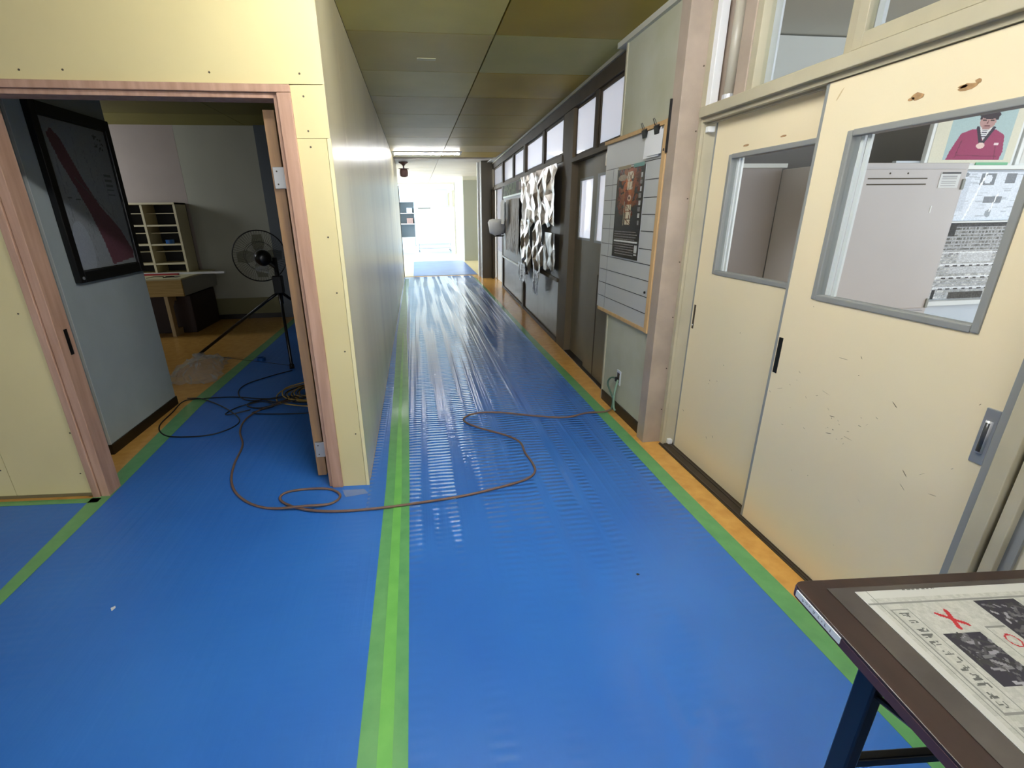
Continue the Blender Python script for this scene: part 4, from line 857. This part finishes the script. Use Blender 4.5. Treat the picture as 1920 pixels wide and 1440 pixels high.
for i, z in enumerate((1.626, 1.467, 1.357, 1.202, 1.098, 0.931)):
    th = 0.022 if i % 2 else 0.010
    for (a, b) in ((x0s+0.03, -4.235), (-4.205, -3.845), (-3.815, x1s-0.03)): obj('shelf_board', B(a, b, 7.705+0.08*(1-i % 2), 8.04, z-th, z), M_birch, ps)
def roll(x, y_, z, label, r=0.048, h_=0.035):
    t = MB(); n = 24; vs = []; fs = []
    for (rr, hh) in ((r, 0), (r, h_), (r*0.76, h_), (r*0.76, 0)):
        for j in range(n): a = 2*math.pi*j/n; vs.append((x+rr*math.cos(a), y_+rr*math.sin(a), z+hh))
    for i in range(4):
        for j in range(n): fs.append((i*n+j, i*n+(j+1) % n, ((i+1) % 4)*n+(j+1) % n, ((i+1) % 4)*n+j))
    return tag(obj('tape_roll', t.add(vs, fs), mat('tape_blue', (26, 84, 150), 0.35), smooth=False), label, 'tape roll')
roll(-3.575, 7.76, 1.203, 'blue tape roll in a pigeonhole of the shelf', 0.055, 0.055)
roll(-1.848, 5.48, 0.003, 'blue tape roll lying on the side room floor')
tag(obj('straight_edge', B(-3.95, -2.78, 7.40, 7.44, 0.796, 0.822), M_white), 'long white stick overhanging the end of the bench', 'ruler')
tag(obj('straight_edge', B(-3.95, -3.38, 7.34, 7.385, 0.796, 0.815), mat('stick_red', (170, 40, 46), 0.5)), 'red stick lying before the long white one on the bench', 'ruler')
pr_ = thing('pliers', (-3.35, 7.05, 0.80), 'dark pliers lying at the front of the bench top', 'pliers')
obj('handle', MB().tube([(-3.42, 7.08, 0.803), (-3.34, 7.08, 0.806), (-3.29, 7.05, 0.806)], 0.007, 6), M_black, pr_); obj('handle', MB().tube([(-3.42, 7.0, 0.803), (-3.34, 7.02, 0.806), (-3.29, 7.04, 0.806)], 0.007, 6), M_black, pr_)
obj('jaws', MB().tube([(-3.29, 7.045, 0.806), (-3.22, 7.05, 0.806)], [0.012, 0.004], 6), M_metal, pr_)
tag(obj('wire_offcut', MB().tube([(-3.62, 6.98, 0.80), (-3.56, 7.05, 0.81), (-3.48, 7.15, 0.80)], 0.004, 6), M_cordbk), 'thin dark wire piece on the bench top', 'wire')

# fan on tripod
fx, fy = -1.60, 5.75
fn = thing('tripod_fan', (fx, fy, 0), 'black tripod fan with round wire guard in the side room', 'fan')
Mfan = mat('fan_black', (12, 12, 14), 0.3)
for (ex, ey) in ((-2.638, 5.761), (-1.413, 5.08), (-1.15, 6.55)):
    lg = obj('leg', MB().tube([(fx, fy, 0.74), (fx+(ex-fx)*0.15, fy+(ey-fy)*0.15, 0.64), (ex, ey, 0.025)], 0.017, 8), Mfan, fn, smooth=True)
    obj('rubber_foot', MB().tube([(ex-(ex-fx)*0.04, ey-(ey-fy)*0.04, 0.045), (ex, ey, 0.006)], 0.026, 8), Mfan, lg)
obj('stay_wire', MB().tube([(-2.60, 5.76, 0.03), (-1.43, 5.12, 0.03)], 0.003, 5), Mfan, fn)
obj('column', MB().tube([(fx, fy, 0.60), (fx, fy, 1.12)], 0.026, 10), Mfan, fn, smooth=True)
obj('clamp', B(fx-0.05, fx+0.05, fy-0.05, fy+0.05, 0.72, 0.92, bev=0.01), Mfan, fn)
# head: axis looks away to the back left
ax = Vector((-0.42, 0.88, 0.05)).normalized(); hc = Vector((fx-0.17, fy+0.10, 1.125))
zq = ax.to_track_quat('Z', 'Y').to_matrix()
def hp(x, y_, z): v = zq @ Vector((x, y_, z)); return (hc+v)[:]
R_ = 0.285
def ring(r, z, t=0.003, n=48): return [hp(r*math.cos(2*math.pi*i/n), r*math.sin(2*math.pi*i/n), z) for i in range(n)]
gd = obj('guard_rim', MB().tube(ring(R_, 0.06), 0.007, 8, closed=True), Mfan, fn, smooth=True)
gm = MB()
for i in range(60):
    a = 2*math.pi*i/60
    gm.tube([hp(0.05*math.cos(a), 0.05*math.sin(a), -0.02), hp(0.16*math.cos(a), 0.16*math.sin(a), 0.0), hp(0.255*math.cos(a), 0.255*math.sin(a), 0.03), hp(R_*math.cos(a), R_*math.sin(a), 0.06)], 0.0012, 4)
    gm.tube([hp(0.05*math.cos(a), 0.05*math.sin(a), 0.15), hp(0.18*math.cos(a), 0.18*math.sin(a), 0.13), hp(0.26*math.cos(a), 0.26*math.sin(a), 0.09), hp(R_*math.cos(a), R_*math.sin(a), 0.06)], 0.0012, 4)
gw = obj('guard_wires', gm, Mfan, fn); gw['kind'] = 'stuff'
for z_ in (0.0, 0.12): obj('guard_ring', MB().tube(ring(0.16, z_), 0.002, 6, closed=True), Mfan, fn)
for b_ in range(4):
    vs = []; 
    for i in range(9):
        u = i/8; r = 0.04+0.205*u; wd = 0.03+0.085*math.sin(min(1, u*1.15)*2.4)
        for s_ in (-1, 1):
            a = b_*math.pi/2+s_*wd/max(r, .06)*0.62; vs.append(hp(r*math.cos(a), r*math.sin(a), 0.065+s_*0.02))
    fs_ = [(2*i, 2*i+1, 2*i+3, 2*i+2) for i in range(8)]
    obj('blade', MB().add(vs, fs_), mat_clear('blade_smoke', tint=(205, 205, 196), opac=0.12, ocol=(90, 88, 78)), fn, smooth=True)
obj('motor', MB().lathe([(0.03, -0.20), (0.075, -0.185), (0.088, -0.13), (0.088, -0.04), (0.06, -0.01)], (0, 0, 0), 'z', 24).map(hp), Mfan, fn, smooth=True)
obj('motor_band', MB().lathe([(0.090, -0.11), (0.090, -0.09)], (0, 0, 0), 'z', 24).map(hp), M_metal, fn)
obj('neck', MB().tube([hp(0, 0, -0.1), (fx, fy, 1.02)], 0.03, 10), Mfan, fn)

# crumpled clear film bundle
r = np.random.RandomState(4); mbc = MB(); n1, n2 = 16, 16
vs = [(-2.62+0.55*i/n1*(1-.3*j/n2)+r.randn()*.02, 4.72+0.95*j/n2+r.randn()*.02, max(0.006, 0.16*math.sin(math.pi*i/n1)*math.sin(math.pi*j/n2)+r.randn()*.02)) for j in range(n2+1) for i in range(n1+1)]
mbc.add(vs, [(j*(n1+1)+i, j*(n1+1)+i+1, (j+1)*(n1+1)+i+1, (j+1)*(n1+1)+i) for j in range(n2) for i in range(n1)])
tag(obj('plastic_film', mbc, mat_clear('film_clear', opac=0.22, gloss=1.5)), 'crumpled clear plastic film on the floor behind the grey pier', 'plastic film')

# ============================================================ CABLES
def smooth_path(p, z, sub=6, lift=None):
    P_ = [Vector((a[0], a[1], z if len(a) < 3 else a[2])) for a in p]; out = []
    for i in range(len(P_)-1):
        p0 = P_[max(i-1, 0)]; p1 = P_[i]; p2 = P_[i+1]; p3 = P_[min(i+2, len(P_)-1)]
        for k_ in range(sub):
            t = k_/sub; out.append(0.5*((2*p1)+(p2-p0)*t+(2*p0-5*p1+4*p2-p3)*t*t+(-p0+3*p1-3*p2+p3)*t**3))
    out.append(P_[-1]); return out
beige = [(1.50, 3.375, 0.03), (1.44, 3.375, 0.012), (1.284, 3.377), (1.097, 3.322), (0.852, 3.397), (0.608, 3.505), (0.412, 3.528), (0.303, 3.459), (0.298, 3.366), (0.396, 3.240), (0.574, 3.079), (0.648, 2.954), (0.650, 2.792), (0.666, 2.656), (0.656, 2.541), (0.575, 2.458), (0.382, 2.392), (0.185, 2.344), (-0.031, 2.314, .013), (-0.270, 2.295, .013), (-0.503, 2.302), (-0.681, 2.336, .014), (-0.814, 2.414), (-0.876, 2.489), (-0.851, 2.550), (-0.731, 2.566), (-0.599, 2.541), (-0.531, 2.461), (-0.574, 2.386), (-0.716, 2.362, .026), (-0.894, 2.391), (-1.029, 2.460), (-1.151, 2.590), (-1.234, 2.755), (-1.287, 2.966), (-1.326, 3.244), (-1.423, 3.484), (-1.458, 3.689), (-1.422, 3.869), (-1.295, 4.038), (-1.143, 4.167)]
ec = thing('extension_cord', (0.3, 2.5, 0), 'long beige extension cord snaking across the blue sheet', 'cord')
obj('cord', MB().tube(smooth_path(beige, 0.0105), 0.0072, 8), M_cord, ec, smooth=True)
tag(obj('cord_end', MB().tube(smooth_path([(1.50, 3.375, 0.03), (1.515, 3.40, 0.12), (1.49, 3.46, 0.22), (1.50, 3.43, 0.285), (1.538, 3.385, 0.29)], 0, 6), 0.007, 8), M_cordgn, ec, smooth=True), 'dark green cord end at the outlet')
obj('plug', B(1.515, 1.538, 3.368, 3.392, 0.27, 0.305, bev=0.004), M_cordbk, ec)
tag(obj('earth_wire', MB().tube(smooth_path([(1.534, 3.37, 0.285), (1.50, 3.34, 0.18), (1.49, 3.31, 0.08), (1.50, 3.30, 0.05)], 0, 6), 0.009, 8), mat('cord_palegreen', (120, 150, 130), 0.4), smooth=True), 'pale green stub of cord hanging from the outlet', 'cord')
bc = [(-1.395, 5.006), (-1.562, 4.858), (-1.745, 4.613), (-1.720, 4.345), (-1.554, 4.155), (-1.291, 4.201, .012), (-1.145, 4.175, .014), (-1.418, 4.157, .016), (-1.731, 4.278), (-2.008, 4.287), (-2.15, 4.25), (-2.13, 3.993), (-2.10, 3.709), (-1.970, 3.517), (-1.795, 3.460), (-1.612, 3.475), (-1.502, 3.601), (-1.523, 3.760), (-1.732, 4.024, .012), (-1.997, 4.259, .016), (-2.15, 4.32)]
tag(obj('power_cord', MB().tube(smooth_path(bc, 0.0085), 0.005, 8), M_cordbk, smooth=True), 'black power cord looping from the fan to the pier', 'cord')
bc2 = [(-1.60, 5.60, 0.30), (-1.42, 5.2, 0.05), (-1.40, 5.05), (-1.2, 4.9), (-0.95, 4.8), (-0.75, 4.7)]
tag(obj('power_cord', MB().tube(smooth_path([(-1.481, 3.921, .014), (-1.630, 3.855), (-1.665, 3.895), (-1.60, 4.03), (-1.43, 4.08, .02), (-1.30, 3.97, .016), (-1.45, 3.86), (-1.25, 3.80), (-0.971, 3.775), (-0.76, 3.80)], 0.0085), 0.005, 8), M_cordbk, smooth=True), 'second black cord curling toward the open door leaf', 'cord')
coilm = thing('coiled_cord', (-0.95, 4.3, 0), 'coil of dull yellow cable on the blue sheet by the door leaf', 'cord coil')
for i in range(9):
    rr = 0.14+0.022*i; cx_, cy__ = -0.96+random.uniform(-.03, .03), 4.27+random.uniform(-.04, .04)
    pts = [(cx_+rr*1.15*math.cos(2*math.pi*j/28), cy__+rr*math.sin(2*math.pi*j/28), 0.012+0.008*(i % 4)+0.006*math.sin(j+i)) for j in range(28)]
    obj('loop', MB().tube(pts, 0.0055, 6, closed=True), M_cordyl if i % 3 else M_cordbk, coilm, smooth=True)
tag(obj('power_cord', MB().tube(smooth_path([(-1.15, 4.12, .04), (-1.3, 4.05, .02), (-1.45, 4.15), (-1.55, 4.05), (-1.42, 3.95), (-1.2, 4.0, .03), (-1.0, 4.08, .05)], 0.012), 0.0065, 8), M_cordbk, smooth=True), 'short thick black cord tangled beside the yellow coil', 'cord')
tag(obj('debris_chip', MB().add([(-1.36, 1.735, .004), (-1.352, 1.75, .006), (-1.362, 1.765, .004), (-1.371, 1.75, .008)], [(0, 1, 3), (1, 2, 3), (0, 3, 2), (0, 2, 1)]), M_white), 'tiny white scrap on the blue sheet left of the tape', 'scrap')
tag(obj('debris_chip', MB().add([(0.90, 1.59, .004), (0.912, 1.592, .007), (0.905, 1.602, .006), (0.895, 1.60, .005)], [(0, 1, 2, 3), (3, 2, 1, 0)]), M_black), 'tiny dark scrap on the corridor sheet', 'scrap')

# ============================================================ FOLDING TABLE
TA = math.radians(-5.0); TO = Vector((0.856, 0.798, 0.70))
def tm(x, y_, z):       # table frame: x to the right along the far edge, y negative towards the camera side
    return (TO.x+x*math.cos(TA)-y_*math.sin(TA), TO.y+x*math.sin(TA)+y_*math.cos(TA), z)
tb = thing('folding_table', (1.15, 0.4, 0), 'dark brown folding table cut by the lower right corner', 'table')
TW, TD = 0.66, 1.8
top = MB().box(0.0, TW, -TD, 0.0, 0.670, 0.700)
top = MB(); cr_ = 0.022; ol = []
for (cx_, cy_, a0) in ((TW-cr_, -cr_, 0), (cr_, -cr_, 90), (cr_, -TD+cr_, 180), (TW-cr_, -TD+cr_, 270)):
    for s_ in range(5): a = math.radians(a0+s_*22.5); ol.append((cx_+cr_*math.cos(a), cy_+cr_*math.sin(a)))
obj('tabletop', MB().poly(ol, 0.669, 0.700).map(tm), M_table, tb, bevel=0.002)
obj('edge_band', MB().poly([((p[0]-TW/2)*1.003+TW/2, (p[1]+TD/2)*1.001-TD/2) for p in ol], 0.671, 0.693).map(tm), M_tedge, tb)
for x in (0.045, TW-0.085):
    obj('leg', MB().box(x, x+0.028, -0.215, -0.170, 0.0, 0.669).map(tm), M_leg, tb, bevel=0.004)
    obj('leg', MB().box(x, x+0.028, -TD+0.17, -TD+0.215, 0.0, 0.669).map(tm), M_leg, tb, bevel=0.004)
    obj('strut', MB().tube([tm(x+0.014, -0.20, 0.585), tm(x+0.014, -0.42, 0.655)], 0.007, 8), M_leg, tb)
    obj('bracket', MB().box(x-0.012, x+0.04, -0.34, -0.14, 0.635, 0.669).map(tm), M_black, tb, bevel=0.003)
for z in (0.36, 0.60):
    obj('cross_bar', MB().box(0.07, TW-0.08, -0.205, -0.185, z-0.013, z+0.013).map(tm), M_leg, tb, bevel=0.003)
obj('cross_bar', MB().box(0.07, TW-0.08, -TD+0.185, -TD+0.205, 0.36, 0.386).map(tm), M_leg, tb)
obj('apron', MB().box(0.04, TW-0.06, -TD+0.1, -0.12, 0.655, 0.669).map(tm), M_black, tb)
cvl = Canvas(60, 8, (222, 232, 242))
for i in range(8):
    cvl.glyph(0.14+i*0.09, 0.2, 0.055, 0.6, (120, 128, 140), 0.006)
lbn = obj('name_label', MB().box(-0.0028, 0.0, -0.158, -0.022, 0.678, 0.694).map(tm), mat('label_white', (226, 236, 244), 0.4), tb)
printed('lettering', cvl, tm(-0.0034, -0.022, 0.694), Vector(tm(0, -0.136, 0))-Vector(tm(0, 0, 0)), (0, 0, -0.016), M_print, lbn)
tag(obj('desk_mat', MB().box(0.064, TW-0.02, -TD+0.1, -0.030, 0.7003, 0.7016).map(tm), mat('mat_film', (74, 68, 66), 0.25, var=0.25, vscale=12, coat=0.4)), 'greyish clear desk mat covering the folding table', 'desk mat')
# handwritten notice with photos
W_, H_ = 270, 250
cv = Canvas(W_, H_, (178, 179, 172))
PW, PH = 0.62, 0.62
def L_(x0, y0, x1, y1, t=0.0024, c=(128, 130, 126)): cv.line(x0, y0, x1, y1, t, c)
cv.noise(9, 1); cv.noise(16, 4)
cv.rect(0.0, 0.0, 1.0, 0.035, (192, 193, 188)); cv.rect(0, 0, 0.03, 1, (192, 193, 188))
L_(0.0, 0.06, 1.0, 0.06); L_(0.05, 0, 0.05, 1)
L_(0.07, 0.09, 0.07, 0.46); L_(0.07, 0.46, 0.145, 0.46); L_(0.145, 0.09, 0.145, 0.46); L_(0.07, 0.09, 0.145, 0.09)
L_(0.07, 0.50, 0.07, 1); L_(0.145, 0.50, 0.145, 1); L_(0.07, 0.50, 0.145, 0.50)
for j in range(12): cv.glyph(0.085, 0.105+j*0.029, 0.045, 0.02, (90, 92, 90), 0.0026)
for j in range(14): cv.glyph(0.088, 0.52+j*0.034, 0.045, 0.024, (84, 86, 84), 0.003)
for i in range(7): cv.glyph(0.22+i*0.022, 0.0, 0.016, 0.0, (80, 80, 80), 0.002)
red = (176, 36, 44)
cv.line(0.245, 0.115, 0.325, 0.165, 0.0065, red); cv.line(0.30, 0.105, 0.272, 0.175, 0.0085, red)
def photo(x0, y0, x1, y1, sd):
    cv.rect(x0, y0, x1, y1, (40, 38, 50)); rr = np.random.RandomState(sd)
    for _ in range(60):
        a, b = x0+.01+(x1-x0-.02)*rr.rand(), y0+.01+(y1-y0-.02)*rr.rand(); c = 44+70*rr.rand()**2*1.6
        cv.line(a, b, min(x1-.004, a+.05*rr.rand()), min(y1-.004, max(y0+.004, b+.05*(rr.rand()-.5))), 0.003+.003*rr.rand(), (c, c, c*1.04))
    cv.rect(0, 0, 0, 0, (0, 0, 0))
photo(0.175, 0.195, 0.335, 0.385, 2)
photo(0.47, 0.07, 0.66, 0.25, 3)
cv.ell(0.425, 0.235, 0.026, 0.026, red, ring=0.60)
L_(0.38, 0.18, 0.38, 0.44); L_(0.38, 0.18, 0.46, 0.18); L_(0.46, 0.27, 0.46, 0.44)
for j in range(8): cv.glyph(0.40, 0.28+j*0.03, 0.03, 0.02, (110, 112, 110), 0.0025)
for j in range(3):
    for i in range(18): cv.glyph(0.2+i*0.03, 0.52+j*0.14, 0.02, 0.03, (140, 142, 140), 0.002)
L_(0.15, 0.47, 1, 0.47)
nt_ = tag(obj('notice_sheet', MB().box(0.120, 0.120+PW-0.1, -0.03-PH-0.03, -0.045, 0.7017, 0.7024).map(tm), M_paper), 'handwritten notice with red cross, red circle and dark photos under the mat', 'paper')
U = Vector(tm(1, 0, 0))-Vector(tm(0, 0, 0)); V = Vector(tm(0, -1, 0))-Vector(tm(0, 0, 0))
printed('handwriting', cv, tm(0.1205, -0.0455, 0.7028), U*(PW-0.101), V*(PH+0.01), M_print, nt_)
